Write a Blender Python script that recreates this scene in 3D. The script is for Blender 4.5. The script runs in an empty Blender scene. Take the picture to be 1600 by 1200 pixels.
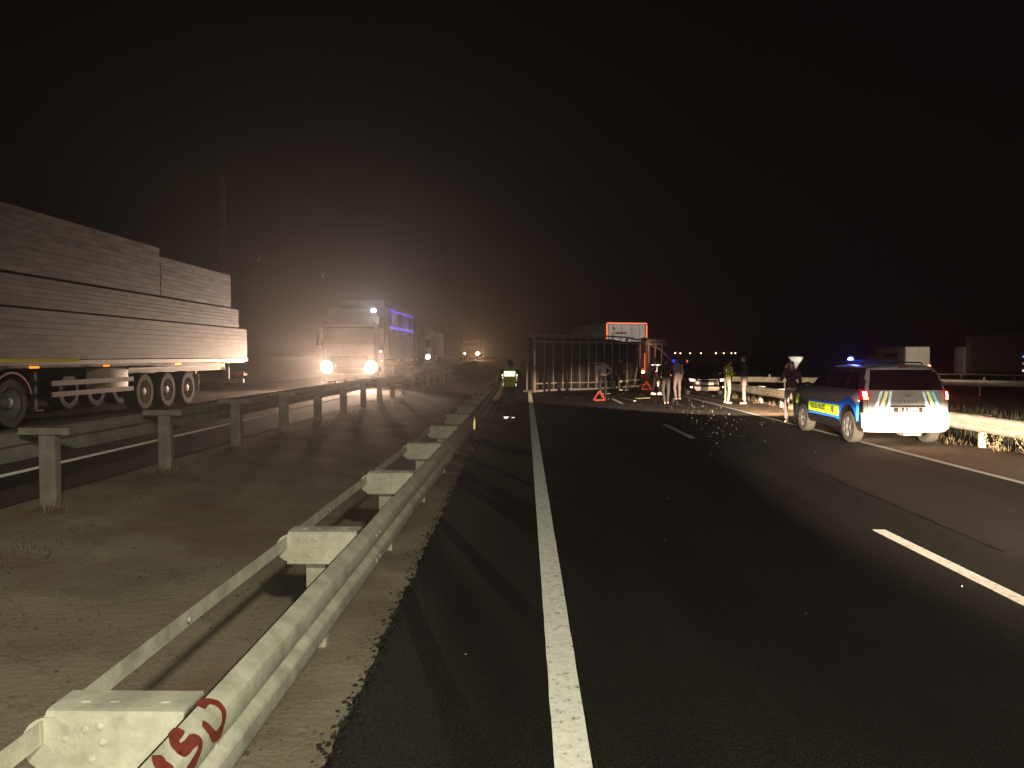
import bpy, bmesh, math, random
from mathutils import Vector, Matrix, noise
R = math.radians
random.seed(7)
sc = bpy.context.scene
col = sc.collection

# ------------------------------------------------------------------ camera, world, lights, exposure
EYE = 1.85
cam_d = bpy.data.cameras.new('camera'); cam = bpy.data.objects.new('camera', cam_d); col.objects.link(cam)
cam_d.sensor_width = 36; cam_d.lens = 27.0; cam_d.clip_start = .05; cam_d.clip_end = 3000
cam.location = (0, 0, EYE); cam.rotation_euler = (R(90-2.1), 0, R(1.0))
sc.camera = cam
sc.view_settings.view_transform = 'Standard'; sc.view_settings.look = 'None'
sc.view_settings.exposure = 0; sc.view_settings.gamma = 1; sc.view_settings.use_curve_mapping = False
sc.cycles.volume_bounces = 0; sc.cycles.max_bounces = 6; sc.cycles.sample_clamp_indirect = 2.0
sc.cycles.diffuse_bounces = 2; sc.cycles.glossy_bounces = 3; sc.cycles.use_denoising = True

w = bpy.data.worlds.new('World'); sc.world = w; w.use_nodes = True
nt = w.node_tree; nt.nodes.clear()
wo = nt.nodes.new('ShaderNodeOutputWorld'); bgn = nt.nodes.new('ShaderNodeBackground')
tc = nt.nodes.new('ShaderNodeTexCoord'); sx = nt.nodes.new('ShaderNodeSeparateXYZ'); rp = nt.nodes.new('ShaderNodeValToRGB')
nt.links.new(tc.outputs['Generated'], sx.inputs[0]); nt.links.new(sx.outputs['Z'], rp.inputs[0])
rp.color_ramp.elements[0].position = 0.0; rp.color_ramp.elements[0].color = (.0030, .0021, .0021, 1)
rp.color_ramp.elements[1].position = 0.5; rp.color_ramp.elements[1].color = (.0011, .0007, .0008, 1)
nt.links.new(rp.outputs[0], bgn.inputs[0]); bgn.inputs[1].default_value = 1.0
nt.links.new(bgn.outputs[0], wo.inputs[0])

def lamp(name, kind, loc, power, color, target=None, size=.05, cone=60, blend=.5, scale=None):
    d = bpy.data.lights.new(name, kind); o = bpy.data.objects.new(name, d); col.objects.link(o)
    o.location = loc; d.energy = power; d.color = color
    if kind in ('POINT', 'SPOT'): d.shadow_soft_size = size
    if kind == 'SPOT': d.spot_size = R(cone); d.spot_blend = blend
    if target is not None:
        o.rotation_euler = (Vector(target)-Vector(loc)).to_track_quat('-Z', 'Y').to_euler()
    if scale: o.scale = scale
    return o

moon = lamp('moon', 'SUN', (0, 0, 50), .004, (.8, .85, 1), (30, 20, 0)); moon.data.angle = R(.5)
# the phone's own flash lamp beside its lens
lamp('phone_flash', 'SPOT', (.03, -.03, EYE+.03), 235, (.97, 1.0, .73), (-.5, 4, .7), size=.02, cone=110, blend=.6)
# two added fill floods behind the camera, placed for brightness and shadow
lamp('added_flood', 'SPOT', (3.0, -5.5, 6.0), 3300, (1.0, .92, .72), (-1.8, 2.6, 0), size=.25, cone=64, blend=1)
lamp('added_flood', 'SPOT', (2.6, -11, 4.3), 4800, (1.0, .93, .80), (9.5, 22, .3), size=.2, cone=40, blend=.8)
# dipped headlights of the vehicle parked just behind the photographer, turned towards the verge
for dx in (-.6, .6):
    lamp('dipped_headlight', 'SPOT', (1.6+dx, -6.0-dx*.3, .72), 80000, (1.0, .80, .58), (1.6+dx+8.6, 19.8, -.14), size=.08, cone=4.6, blend=.5, scale=(5.4, 1, 1))

# the patrol car's own dipped headlights, shining along the shoulder beyond it
for x in (8.35,):
    lamp('patrol_headlight_beam', 'SPOT', (x, 20.05, .76), 22000, (1.0, .74, .50), (x-1.4, 34, -.50), size=.07, cone=14.5, blend=.6, scale=(6.5, 1, 1))

# ------------------------------------------------------------------ materials
def new_mat(name):
    m = bpy.data.materials.new(name); m.use_nodes = True; m.node_tree.nodes.clear()
    return m, m.node_tree.nodes, m.node_tree.links
MATS = {}
def mat(name, c, rough=.6, metal=0, var=.25, scale=6, bump=0, bscale=60, spec=.5, coat=0, stretch=None, c2=None):
    if name in MATS: return MATS[name]
    m, n, l = new_mat(name)
    out = n.new('ShaderNodeOutputMaterial'); b = n.new('ShaderNodeBsdfPrincipled'); l.new(b.outputs[0], out.inputs[0])
    tcn = n.new('ShaderNodeTexCoord'); no = n.new('ShaderNodeTexNoise'); no.inputs['Scale'].default_value = scale
    no.inputs['Detail'].default_value = 6; no.inputs['Roughness'].default_value = .65
    src = tcn.outputs['Object']
    if stretch:
        mp = n.new('ShaderNodeMapping'); mp.inputs['Scale'].default_value = stretch; l.new(src, mp.inputs[0])
        oi = n.new('ShaderNodeObjectInfo'); vm = n.new('ShaderNodeVectorMath'); vm.operation = 'MULTIPLY_ADD'; vm.inputs[1].default_value = (37, 53, 71)
        l.new(oi.outputs['Random'], vm.inputs[0]); l.new(mp.outputs[0], vm.inputs[2]); src = vm.outputs[0]
    l.new(src, no.inputs['Vector'])
    r_ = n.new('ShaderNodeValToRGB'); l.new(no.outputs['Fac'], r_.inputs[0])
    r_.color_ramp.elements[0].position = .32; r_.color_ramp.elements[1].position = .68
    lo = [x*(1-var) for x in c]; hi = [min(1, x*(1+var*.6)) for x in c] if c2 is None else c2
    r_.color_ramp.elements[0].color = (*lo, 1); r_.color_ramp.elements[1].color = (*hi, 1)
    l.new(r_.outputs[0], b.inputs['Base Color'])
    b.inputs['Roughness'].default_value = rough; b.inputs['Metallic'].default_value = metal
    b.inputs['Specular IOR Level'].default_value = spec; b.inputs['Coat Weight'].default_value = coat
    if bump:
        nb = n.new('ShaderNodeTexNoise'); nb.inputs['Scale'].default_value = bscale; nb.inputs['Detail'].default_value = 8
        l.new(src, nb.inputs['Vector']); bp = n.new('ShaderNodeBump'); bp.inputs['Distance'].default_value = bump
        bp.inputs['Strength'].default_value = .8
        l.new(nb.outputs['Fac'], bp.inputs['Height']); l.new(bp.outputs[0], b.inputs['Normal'])
    MATS[name] = m; return m

def emis(name, c, s):
    if name in MATS: return MATS[name]
    m, n, l = new_mat(name); out = n.new('ShaderNodeOutputMaterial'); e = n.new('ShaderNodeEmission')
    e.inputs[0].default_value = (*c, 1); e.inputs[1].default_value = s; l.new(e.outputs[0], out.inputs[0])
    m.cycles.emission_sampling = 'NONE'; MATS[name] = m; return m

def retro(name, c, rough=.30, fac=.5, base=None):
    # retroreflective sheeting / glass beads: the lobe points back to where the light came from
    if name in MATS: return MATS[name]
    m, n, l = new_mat(name); out = n.new('ShaderNodeOutputMaterial')
    g = n.new('ShaderNodeBsdfGlossy'); g.inputs['Color'].default_value = (*c, 1); g.inputs['Roughness'].default_value = rough
    d = n.new('ShaderNodeBsdfDiffuse'); d.inputs[0].default_value = (*(base or c), 1)
    geo = n.new('ShaderNodeNewGeometry'); l.new(geo.outputs['Incoming'], g.inputs['Normal'])
    mx = n.new('ShaderNodeMixShader'); mx.inputs[0].default_value = fac
    no = n.new('ShaderNodeTexNoise'); no.inputs['Scale'].default_value = 30; no.inputs['Detail'].default_value = 4
    tcn = n.new('ShaderNodeTexCoord'); l.new(tcn.outputs['Object'], no.inputs[0])
    mr = n.new('ShaderNodeMapRange'); mr.inputs['To Min'].default_value = fac*.6; mr.inputs['To Max'].default_value = min(1, fac*1.3)
    l.new(no.outputs['Fac'], mr.inputs[0]); l.new(mr.outputs[0], mx.inputs[0])
    l.new(d.outputs[0], mx.inputs[1]); l.new(g.outputs[0], mx.inputs[2]); l.new(mx.outputs[0], out.inputs[0])
    MATS[name] = m; return m

def asphalt(name, c, c2):
    m, n, l = new_mat(name); out = n.new('ShaderNodeOutputMaterial'); b = n.new('ShaderNodeBsdfPrincipled'); l.new(b.outputs[0], out.inputs[0])
    t = n.new('ShaderNodeTexCoord')
    n1 = n.new('ShaderNodeTexNoise'); n1.inputs['Scale'].default_value = 1.1; n1.inputs['Detail'].default_value = 5
    v = n.new('ShaderNodeTexVoronoi'); v.inputs['Scale'].default_value = 95
    n2 = n.new('ShaderNodeTexNoise'); n2.inputs['Scale'].default_value = 110; n2.inputs['Detail'].default_value = 3
    mp = n.new('ShaderNodeMapping'); mp.inputs['Scale'].default_value = (1, .12, 1)
    l.new(t.outputs['Object'], mp.inputs[0]); l.new(mp.outputs[0], n1.inputs['Vector'])
    for q in (v, n2): l.new(t.outputs['Object'], q.inputs['Vector'])
    r1 = n.new('ShaderNodeValToRGB'); l.new(n1.outputs['Fac'], r1.inputs[0])
    r1.color_ramp.elements[0].position = .3; r1.color_ramp.elements[1].position = .7
    r1.color_ramp.elements[0].color = (*c, 1); r1.color_ramp.elements[1].color = (*c2, 1)
    r2 = n.new('ShaderNodeValToRGB'); l.new(n2.outputs['Fac'], r2.inputs[0])
    r2.color_ramp.elements[0].position = .40; r2.color_ramp.elements[0].color = (.45, .45, .45, 1)
    r2.color_ramp.elements[1].position = .70; r2.color_ramp.elements[1].color = (3.6, 3.4, 3.1, 1)
    mm = n.new('ShaderNodeMix'); mm.data_type = 'RGBA'; mm.blend_type = 'MULTIPLY'; mm.inputs[0].default_value = 1
    l.new(r1.outputs[0], mm.inputs[6]); l.new(r2.outputs[0], mm.inputs[7]); l.new(mm.outputs[2], b.inputs['Base Color'])
    bp = n.new('ShaderNodeBump'); bp.inputs['Distance'].default_value = .008; bp.inputs['Strength'].default_value = .9
    l.new(v.outputs['Distance'], bp.inputs['Height']); l.new(bp.outputs[0], b.inputs['Normal'])
    b.inputs['Roughness'].default_value = .8; b.inputs['Specular IOR Level'].default_value = .25
    return m

def ground_mat():
    m, n, l = new_mat('dry_soil'); out = n.new('ShaderNodeOutputMaterial'); b = n.new('ShaderNodeBsdfPrincipled'); l.new(b.outputs[0], out.inputs[0])
    g = n.new('ShaderNodeNewGeometry'); sp = n.new('ShaderNodeSeparateXYZ'); l.new(g.outputs['Position'], sp.inputs[0])
    def nz(s, d=6, v=None):
        q = n.new('ShaderNodeTexNoise'); q.inputs['Scale'].default_value = s; q.inputs['Detail'].default_value = d
        l.new(v or g.outputs['Position'], q.inputs['Vector']); return q
    a = nz(1.3); f = nz(22, 8); f2 = nz(120, 4)
    r1 = n.new('ShaderNodeValToRGB'); l.new(a.outputs['Fac'], r1.inputs[0])          # verge soil
    r1.color_ramp.elements[0].position = .35; r1.color_ramp.elements[0].color = (.25, .215, .16, 1)
    r1.color_ramp.elements[1].position = .68; r1.color_ramp.elements[1].color = (.36, .315, .24, 1)
    r3 = n.new('ShaderNodeValToRGB'); l.new(a.outputs['Fac'], r3.inputs[0])          # pale concrete and dust strip under the rail
    r3.color_ramp.elements[0].position = .35; r3.color_ramp.elements[0].color = (.26, .22, .16, 1)
    r3.color_ramp.elements[1].position = .65; r3.color_ramp.elements[1].color = (.42, .37, .28, 1)
    # strip mask by x, ragged by noise
    ad = n.new('ShaderNodeMath'); ad.operation = 'MULTIPLY_ADD'; l.new(f.outputs['Fac'], ad.inputs[0]); ad.inputs[1].default_value = .35; l.new(sp.outputs['X'], ad.inputs[2])
    ma = n.new('ShaderNodeMapRange'); l.new(ad.outputs[0], ma.inputs[0]); ma.inputs[1].default_value = -1.32; ma.inputs[2].default_value = -1.02
    mb = n.new('ShaderNodeMapRange'); l.new(sp.outputs['X'], mb.inputs[0]); mb.inputs[1].default_value = 2; mb.inputs[2].default_value = 2.2
    mb.inputs[3].default_value = 1; mb.inputs[4].default_value = 0
    mk = n.new('ShaderNodeMath'); mk.operation = 'MULTIPLY'; l.new(ma.outputs[0], mk.inputs[0]); l.new(mb.outputs[0], mk.inputs[1])
    mx = n.new('ShaderNodeMix'); mx.data_type = 'RGBA'; l.new(mk.outputs[0], mx.inputs[0]); l.new(r1.outputs[0], mx.inputs[6]); l.new(r3.outputs[0], mx.inputs[7])
    # reddish spilled earth and cracks along the strip
    e = nz(.9, 3); re = n.new('ShaderNodeValToRGB'); l.new(e.outputs['Fac'], re.inputs[0])
    re.color_ramp.elements[0].position = .52; re.color_ramp.elements[0].color = (0, 0, 0, 1); re.color_ramp.elements[1].position = .62; re.color_ramp.elements[1].color = (.4, .4, .4, 1)
    mx2 = n.new('ShaderNodeMix'); mx2.data_type = 'RGBA'; l.new(re.outputs[0], mx2.inputs[0]); l.new(mx.outputs[2], mx2.inputs[6]); mx2.inputs[7].default_value = (.24, .15, .10, 1)
    vo = n.new('ShaderNodeTexVoronoi'); vo.feature = 'DISTANCE_TO_EDGE'; vo.inputs['Scale'].default_value = 1.2
    wv = n.new('ShaderNodeMix'); wv.data_type = 'VECTOR'; wv.inputs[0].default_value = .18; l.new(g.outputs['Position'], wv.inputs[4]); l.new(f.outputs['Color'], wv.inputs[5])
    l.new(wv.outputs[1], vo.inputs['Vector'])
    cr = n.new('ShaderNodeValToRGB'); l.new(vo.outputs['Distance'], cr.inputs[0]); cr.color_ramp.elements[0].position = .0; cr.color_ramp.elements[0].color = (.72, .72, .72, 1)
    cr.color_ramp.elements[1].position = .012; cr.color_ramp.elements[1].color = (1, 1, 1, 1)
    fr = n.new('ShaderNodeValToRGB'); l.new(f2.outputs['Fac'], fr.inputs[0]); fr.color_ramp.elements[0].position = .3; fr.color_ramp.elements[0].color = (.78, .78, .76, 1)
    fr.color_ramp.elements[1].position = .72; fr.color_ramp.elements[1].color = (1.35, 1.33, 1.28, 1)
    def mul(x, y):
        q = n.new('ShaderNodeMix'); q.data_type = 'RGBA'; q.blend_type = 'MULTIPLY'; q.inputs[0].default_value = 1
        l.new(x, q.inputs[6]); l.new(y, q.inputs[7]); return q.outputs[2]
    o = mul(mul(mx2.outputs[2], cr.outputs[0]), fr.outputs[0]); l.new(o, b.inputs['Base Color'])
    bp = n.new('ShaderNodeBump'); bp.inputs['Distance'].default_value = .012; bp.inputs['Strength'].default_value = .7
    l.new(f.outputs['Fac'], bp.inputs['Height']); l.new(bp.outputs[0], b.inputs['Normal'])
    b.inputs['Roughness'].default_value = .95; b.inputs['Specular IOR Level'].default_value = .1
    return m

def line_paint(name='road_paint', fac=.22, k=1):
    m, n, l = new_mat(name); out = n.new('ShaderNodeOutputMaterial')
    g = n.new('ShaderNodeNewGeometry'); no = n.new('ShaderNodeTexNoise'); no.inputs['Scale'].default_value = 26; no.inputs['Detail'].default_value = 9; no.inputs['Roughness'].default_value = .7
    l.new(g.outputs['Position'], no.inputs['Vector'])
    r_ = n.new('ShaderNodeValToRGB'); l.new(no.outputs['Fac'], r_.inputs[0])
    r_.color_ramp.elements[0].position = .33; r_.color_ramp.elements[0].color = (.10, .09, .07, 1)
    r_.color_ramp.elements[1].position = .42; r_.color_ramp.elements[1].color = (.62*k, .60*k, .54*k, 1)
    e = r_.color_ramp.elements.new(.7); e.color = (.82*k, .80*k, .74*k, 1)
    d = n.new('ShaderNodeBsdfDiffuse'); l.new(r_.outputs[0], d.inputs[0])
    gl = n.new('ShaderNodeBsdfGlossy'); l.new(r_.outputs[0], gl.inputs[0]); gl.inputs['Roughness'].default_value = .5
    l.new(g.outputs['Incoming'], gl.inputs['Normal'])
    mx = n.new('ShaderNodeMixShader'); mx.inputs[0].default_value = fac
    l.new(d.outputs[0], mx.inputs[1]); l.new(gl.outputs[0], mx.inputs[2]); l.new(mx.outputs[0], out.inputs[0])
    return m

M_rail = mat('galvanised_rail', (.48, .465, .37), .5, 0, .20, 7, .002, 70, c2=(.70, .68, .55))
M_railf = mat('galvanised_rail_dark', (.27, .25, .21), .7, 0, .3, 5)  # darker steel tone for the far carriageway's rail
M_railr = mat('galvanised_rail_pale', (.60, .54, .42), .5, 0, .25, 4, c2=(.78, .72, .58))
M_black = mat('black_rubber', (.018, .017, .016), .75, bump=.002)
M_dark = mat('dark_plastic', (.02, .02, .02), .5)
M_chas = mat('chassis_steel', (.06, .055, .05), .6)
M_white = mat('white_paint', (.72, .70, .66), .35, coat=.3, var=.12)
M_glass = mat('dark_glass', (.010, .010, .012), .08, var=.1, spec=.6)
M_alu = mat('aluminium_boards', (.13, .12, .108), .6, 0, .3, 1.6, stretch=(1, .5, 1), c2=(.33, .30, .265))
M_galv = mat('galvanised_frame', (.34, .30, .26), .6, 0, .3, 4)
M_red = mat('red_paint', (.22, .02, .02), .45)
M_skin = mat('skin', (.38, .22, .15), .6, var=.1)

# ------------------------------------------------------------------ mesh helpers
def tag(o, label=None, cat=None, group=None, kind=None):
    if label: o['label'] = label
    if cat: o['category'] = cat
    if group: o['group'] = group
    if kind: o['kind'] = kind
    return o
def thing(name, label, cat, loc=(0, 0, 0), rz=0, group=None):
    o = bpy.data.objects.new(name, None); col.objects.link(o); o.location = loc; o.rotation_euler = (0, 0, rz)
    o.empty_display_size = .2
    return tag(o, label, cat, group)
def copy_tree(o, parent=None):
    c = o.copy(); col.objects.link(c); c.parent = parent
    for ch in list(o.children): copy_tree(ch, c)
    return c

class MB:
    def __init__(s): s.v = []; s.f = []; s.m = []; s.mi = 0
    def add(s, vs, fs):
        b = len(s.v); s.v += [tuple(v) for v in vs]; s.f += [tuple(b+i for i in f) for f in fs]; s.m += [s.mi]*len(fs); return s
    def box(s, c, d, rot=None):
        hx, hy, hz = d[0]/2, d[1]/2, d[2]/2
        vs = [Vector((x, y, z)) for x in (-hx, hx) for y in (-hy, hy) for z in (-hz, hz)]
        if rot is not None: vs = [rot @ v for v in vs]
        vs = [v+Vector(c) for v in vs]
        return s.add(vs, [(0, 1, 3, 2), (4, 6, 7, 5), (0, 4, 5, 1), (2, 3, 7, 6), (0, 2, 6, 4), (1, 5, 7, 3)])
    def bar(s, a, b, wd, hg):
        a = Vector(a); b = Vector(b); d = b-a; q = d.to_track_quat('Y', 'Z').to_matrix()
        return s.box((a+b)/2, (wd, d.length, hg), q)
    def tube(s, pts, r, n=8, cap=True):
        pts = [Vector(p) for p in pts]; rs = r if isinstance(r, (list, tuple)) else [r]*len(pts)
        loops = []
        up = None
        for i, p in enumerate(pts):
            t = (pts[min(i+1, len(pts)-1)]-pts[max(i-1, 0)]).normalized()
            if up is None: up = t.orthogonal().normalized()
            up = (up-t*up.dot(t)); up = up.normalized() if up.length > 1e-6 else t.orthogonal().normalized()
            sd = t.cross(up)
            loops.append([p+(up*math.cos(k*2*math.pi/n)+sd*math.sin(k*2*math.pi/n))*rs[i] for k in range(n)])
        return s.loft(loops, cap)
    def loft(s, loops, cap=True, closed=True):
        n = len(loops[0]); vs = [v for l in loops for v in l]; fs = []
        for i in range(len(loops)-1):
            for k in range(n if closed else n-1):
                a = i*n+k; b = i*n+(k+1) % n; fs.append((a, b, b+n, a+n))
        if cap: fs.append(tuple(range(n-1, -1, -1))); fs.append(tuple(range((len(loops)-1)*n, len(loops)*n)))
        return s.add(vs, fs)
    def ball(s, c, r, nu=10, nv=7, rot=None):
        r = r if isinstance(r, (list, tuple)) else (r, r, r)
        vs = [Vector((0, 0, -r[2]))]
        for j in range(1, nv):
            a = math.pi*j/nv-math.pi/2
            for i in range(nu):
                b = 2*math.pi*i/nu; vs.append(Vector((r[0]*math.cos(a)*math.cos(b), r[1]*math.cos(a)*math.sin(b), r[2]*math.sin(a))))
        vs.append(Vector((0, 0, r[2])))
        if rot is not None: vs = [rot @ v for v in vs]
        vs = [v+Vector(c) for v in vs]; fs = []
        for i in range(nu): fs.append((0, 1+(i+1) % nu, 1+i))
        for j in range(nv-2):
            for i in range(nu):
                a = 1+j*nu+i; b = 1+j*nu+(i+1) % nu; fs.append((a, b, b+nu, a+nu))
        t = len(vs)-1; o = 1+(nv-2)*nu
        for i in range(nu): fs.append((o+i, o+(i+1) % nu, t))
        return s.add(vs, fs)
    def lathe_x(s, prof, n=24, c=(0, 0, 0)):      # prof: (x, r) list, axis = x, closed profile
        loops = [[(c[0]+x, c[1]+r*math.cos(2*math.pi*k/n), c[2]+r*math.sin(2*math.pi*k/n)) for k in range(n)] for x, r in prof]
        return s.loft(loops, False)
    def prism(s, poly, x0, x1):                   # poly in (y,z), extruded in x
        return s.loft([[(x0, y, z) for y, z in poly], [(x1, y, z) for y, z in poly]])
    def mesh(s, name, mats, smooth=True, ang=35):
        me = bpy.data.meshes.new(name); me.from_pydata(s.v, [], s.f)
        for m in (mats if isinstance(mats, (list, tuple)) else [mats]): me.materials.append(m)
        me.polygons.foreach_set('material_index', s.m)
        bm = bmesh.new(); bm.from_mesh(me); bmesh.ops.recalc_face_normals(bm, faces=bm.faces)
        for e in bm.edges:
            e.smooth = not (len(e.link_faces) == 2 and e.calc_face_angle(0) > R(ang))
        for f in bm.faces: f.smooth = smooth
        bm.to_mesh(me); bm.free(); me.update()
        return me
    def build(s, name, mats, parent=None, smooth=True, ang=35, bevel=0, **k):
        o = bpy.data.objects.new(name, s.mesh(name, mats, smooth, ang)); col.objects.link(o); o.parent = parent
        if bevel:
            md = o.modifiers.new('bevel', 'BEVEL'); md.width = bevel; md.segments = 2; md.limit_method = 'ANGLE'; md.harden_normals = False
        if k: tag(o, **k)
        return o

def smoothstep(a, b, x):
    t = max(0, min(1, (x-a)/(b-a))); return t*t*(3-2*t)
PROF = [(-300, .10), (-17, .2), (-14.4, .392), (-4.95, .392), (-4.3, .36), (-3.2, .20), (-1.9, .04), (-1.1, 0), (8.9, 0), (9.5, -.09), (13, -.26), (300, -.3)]
def gz(x, y):
    for (a, za), (b, zb) in zip(PROF, PROF[1:]):
        if a <= x <= b: z = za+(zb-za)*(x-a)/(b-a); break
    else: z = 0
    return z+rise(x, y)
def rise(x, y): return .85*smoothstep(48, 115, y)*smoothstep(-1, -4.5, x) if x < -1 else 0

def catmull(P, n_=8):
    P = [Vector(p) for p in P]; P = [2*P[0]-P[1]]+P+[2*P[-1]-P[-2]]; out = []
    for i in range(1, len(P)-2):
        for k in range(n_):
            t = k/n_; a, b_, c, d = P[i-1:i+3]
            out.append(.5*((2*b_)+(c-a)*t+(2*a-5*b_+4*c-d)*t*t+(3*b_-3*c+d-a)*t**3))
    return out+[P[-2]]
# ------------------------------------------------------------------ ground, roads, markings
def ygrid(y0, y1, s0, k):
    out = [y0]; y = y0
    while y < y1:
        y += s0+max(0, y)*k; out.append(min(y, y1))
    return out
ys = [-60, -30, -15, -6]+ygrid(-2, 900, .09, .03)
xs = [-600, -200, -80, -40, -17, -16, -14.4, -12, -9, -6, -4.95]+[-4.6+i*.11 for i in range(40)]+[-.2, 1, 3, 6, 8.6, 8.9, 9.2, 9.5, 9.9, 10.5, 11.2, 12, 13, 16, 22, 40, 80, 200, 600]
g = MB(); vs = []
for y in ys:
    for x in xs:
        z = gz(max(-299, min(299, x)), y)
        if -4.6 < x < -1.0: z += .022*noise.noise(Vector((x*2.2, y*2.2, 0)))+.010*noise.noise(Vector((x*8, y*8, 3)))
        elif -1.0 <= x < -.3: z += -.006+.006*noise.noise(Vector((x*6, y*6, 0)))
        elif x > 9.4: z += .05*noise.noise(Vector((x*.8, y*.8, 0)))
        vs.append((x, y, z-.006))
nx = len(xs)
g.add(vs, [(j*nx+i, j*nx+i+1, (j+1)*nx+i+1, (j+1)*nx+i) for j in range(len(ys)-1) for i in range(nx-1)])
g.build('ground', ground_mat(), kind='structure', ang=180)

def sheet(name, edge_l, edge_r, ylist, zoff, m, nx_=2, thick=None):
    b = MB(); vs = []
    for y in ylist:
        a, c = edge_l(y), edge_r(y)
        for i in range(nx_):
            x = a+(c-a)*i/(nx_-1); vs.append((x, y, (gz(x, y) if x < -1.2 else 0)+zoff))
    b.add(vs, [(j*nx_+i, j*nx_+i+1, (j+1)*nx_+i+1, (j+1)*nx_+i) for j in range(len(ylist)-1) for i in range(nx_-1)])
    return b.build(name, m, kind='structure', ang=180)
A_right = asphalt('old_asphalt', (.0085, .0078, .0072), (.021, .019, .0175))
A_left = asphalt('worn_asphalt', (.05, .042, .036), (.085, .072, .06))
def edge(y): return -.86-.012*max(0, y)*(1 if y < 15 else 15/y)+.035*noise.noise(Vector((y*2.1, 0, 5)))+.030*noise.noise(Vector((y*9, 0, 9)))+.02*noise.noise(Vector((y*31, 4, 9)))
# right carriageway with a real crumbling edge
yl = ygrid(-3, 600, .03, .01)
b = MB(); vs = []
for y in [-60]+yl:
    e = edge(y)
    vs += [(e-.012, y, -.012), (e, y, .012), (e+.05, y, .016), (9.25 if y < 34 else 9.6, y, .016)]
b.add(vs, [(j*4+i, j*4+i+1, (j+1)*4+i+1, (j+1)*4+i) for j in range(len(yl)) for i in range(3)])
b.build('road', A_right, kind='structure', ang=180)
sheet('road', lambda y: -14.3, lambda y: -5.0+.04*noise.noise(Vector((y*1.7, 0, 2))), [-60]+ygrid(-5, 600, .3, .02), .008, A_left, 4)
paint = line_paint(); paint_w = line_paint('worn_road_paint', .06, .8); paint_e = line_paint('dusty_edge_paint', .03, .42); paint_l = line_paint('road_paint_thin', .25)
def marking(name, x, w_, y0, y1, z, m, label=None):
    b = MB(); yy = ygrid(y0, y1, .12, .02); n_ = len(yy); vs = []
    for y in yy:
        j = .004*noise.noise(Vector((y*7, x, 1))); k = .004*noise.noise(Vector((y*7, x, 8)))
        zz = z if x > -1 else gz(x, y)+z
        vs += [(x-w_/2+j, y, zz), (x+w_/2+k, y, zz)]
    b.add(vs, [(2*i, 2*i+1, 2*i+3, 2*i+2) for i in range(n_-1)])
    return b.build(name, m, kind='structure', ang=180)
marking('edge_line', .215, .17, -3, 600, .020, paint)
marking('edge_line', 7.16, .14, -3, 600, .0235, paint_e)
for y0 in (-3.6, 5.55, 17.1, 29.4, 41.6, 53.8, 66): marking('lane_line', 3.72, .14, y0, y0+(3.4 if y0 != 5.55 else 2.55), .020, paint_w)
marking('edge_line', -6.3, .15, -5, 600, .014, paint_l)
for y0 in (31, 43, 55, 67, 79): marking('lane_line', -9.85, .14, y0, y0+3.5, .014, paint_l)
# sealed cracks and patches in the carriageway
b = MB()
def crack(pts, w_):
    P_ = catmull(pts, 10); vs = []
    for i, p in enumerate(P_):
        t = (P_[min(i+1, len(P_)-1)]-P_[max(0, i-1)]).normalized(); nn = Vector((-t.y, t.x)); ww = w_*(.5+random.random()*.7); j = nn*random.uniform(-.012, .012)
        a, c = p+nn*ww/2+j, p-nn*ww/2+j; vs += [(a.x, a.y, .0185), (c.x, c.y, .0185)]
    b.add(vs, [(2*i, 2*i+1, 2*i+3, 2*i+2) for i in range(len(P_)-1)])
crack([(4.46, 7.2), (4.50, 8.6), (4.55, 10.3), (4.62, 12.6)], .035)
b.build('road_cracks', mat('bitumen_seal', (.006, .005, .005), .95, spec=.1), kind='stuff', ang=180)
# paved shoulder over the carriageway sheet, headlight glow painted in as paler asphalt
b = MB(); yy = [-60]+ygrid(-3, 600, .4, .02)
b.add([(x, y, .0195) for y in yy for x in (7.26+.03*noise.noise(Vector((y, 1, 1))), 9.25+.08*noise.noise(Vector((y*.9, 1, 6))))], [(2*i, 2*i+1, 2*i+3, 2*i+2) for i in range(len(yy)-1)])
b.build('shoulder', asphalt('headlit_asphalt', (.06, .048, .037), (.11, .085, .065)), kind='structure', ang=180)
# side road joining from the right beyond the verge
b = MB(); P = [(9.7, 33), (13, 47), (20, 50), (30, 52), (44, 50), (70, 44)]; Q = [(9.7, 60), (20, 66), (34, 72), (48, 72), (70, 70), (110, 66)]
vs = [(x, y, max(gz(x, y), -.24)+.05) for p in zip(P, Q) for x, y in p]
b.add(vs, [(2*i, 2*i+2, 2*i+3, 2*i+1) for i in range(5)]).build('side_road', A_right, kind='structure')
# far dark ridge to the right
b = MB(); n_ = 90; vs = []
for i in range(n_+1):
    x = 20+i*7.0; h = 3.2+6*smoothstep(60, 330, x)+2.2*noise.noise(Vector((x*.012, 3, 1)))+.6*noise.noise(Vector((x*.08, 3, 1)))
    vs += [(x, 520, -1), (x, 560, h), (x, 680, h*.5)]
b.add(vs, [(3*i+k, 3*i+3+k, 3*i+4+k, 3*i+1+k) for i in range(n_) for k in range(2)])
b.build('hills', mat('dark_hillside', (.05, .05, .04), .95), kind='structure')

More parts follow.
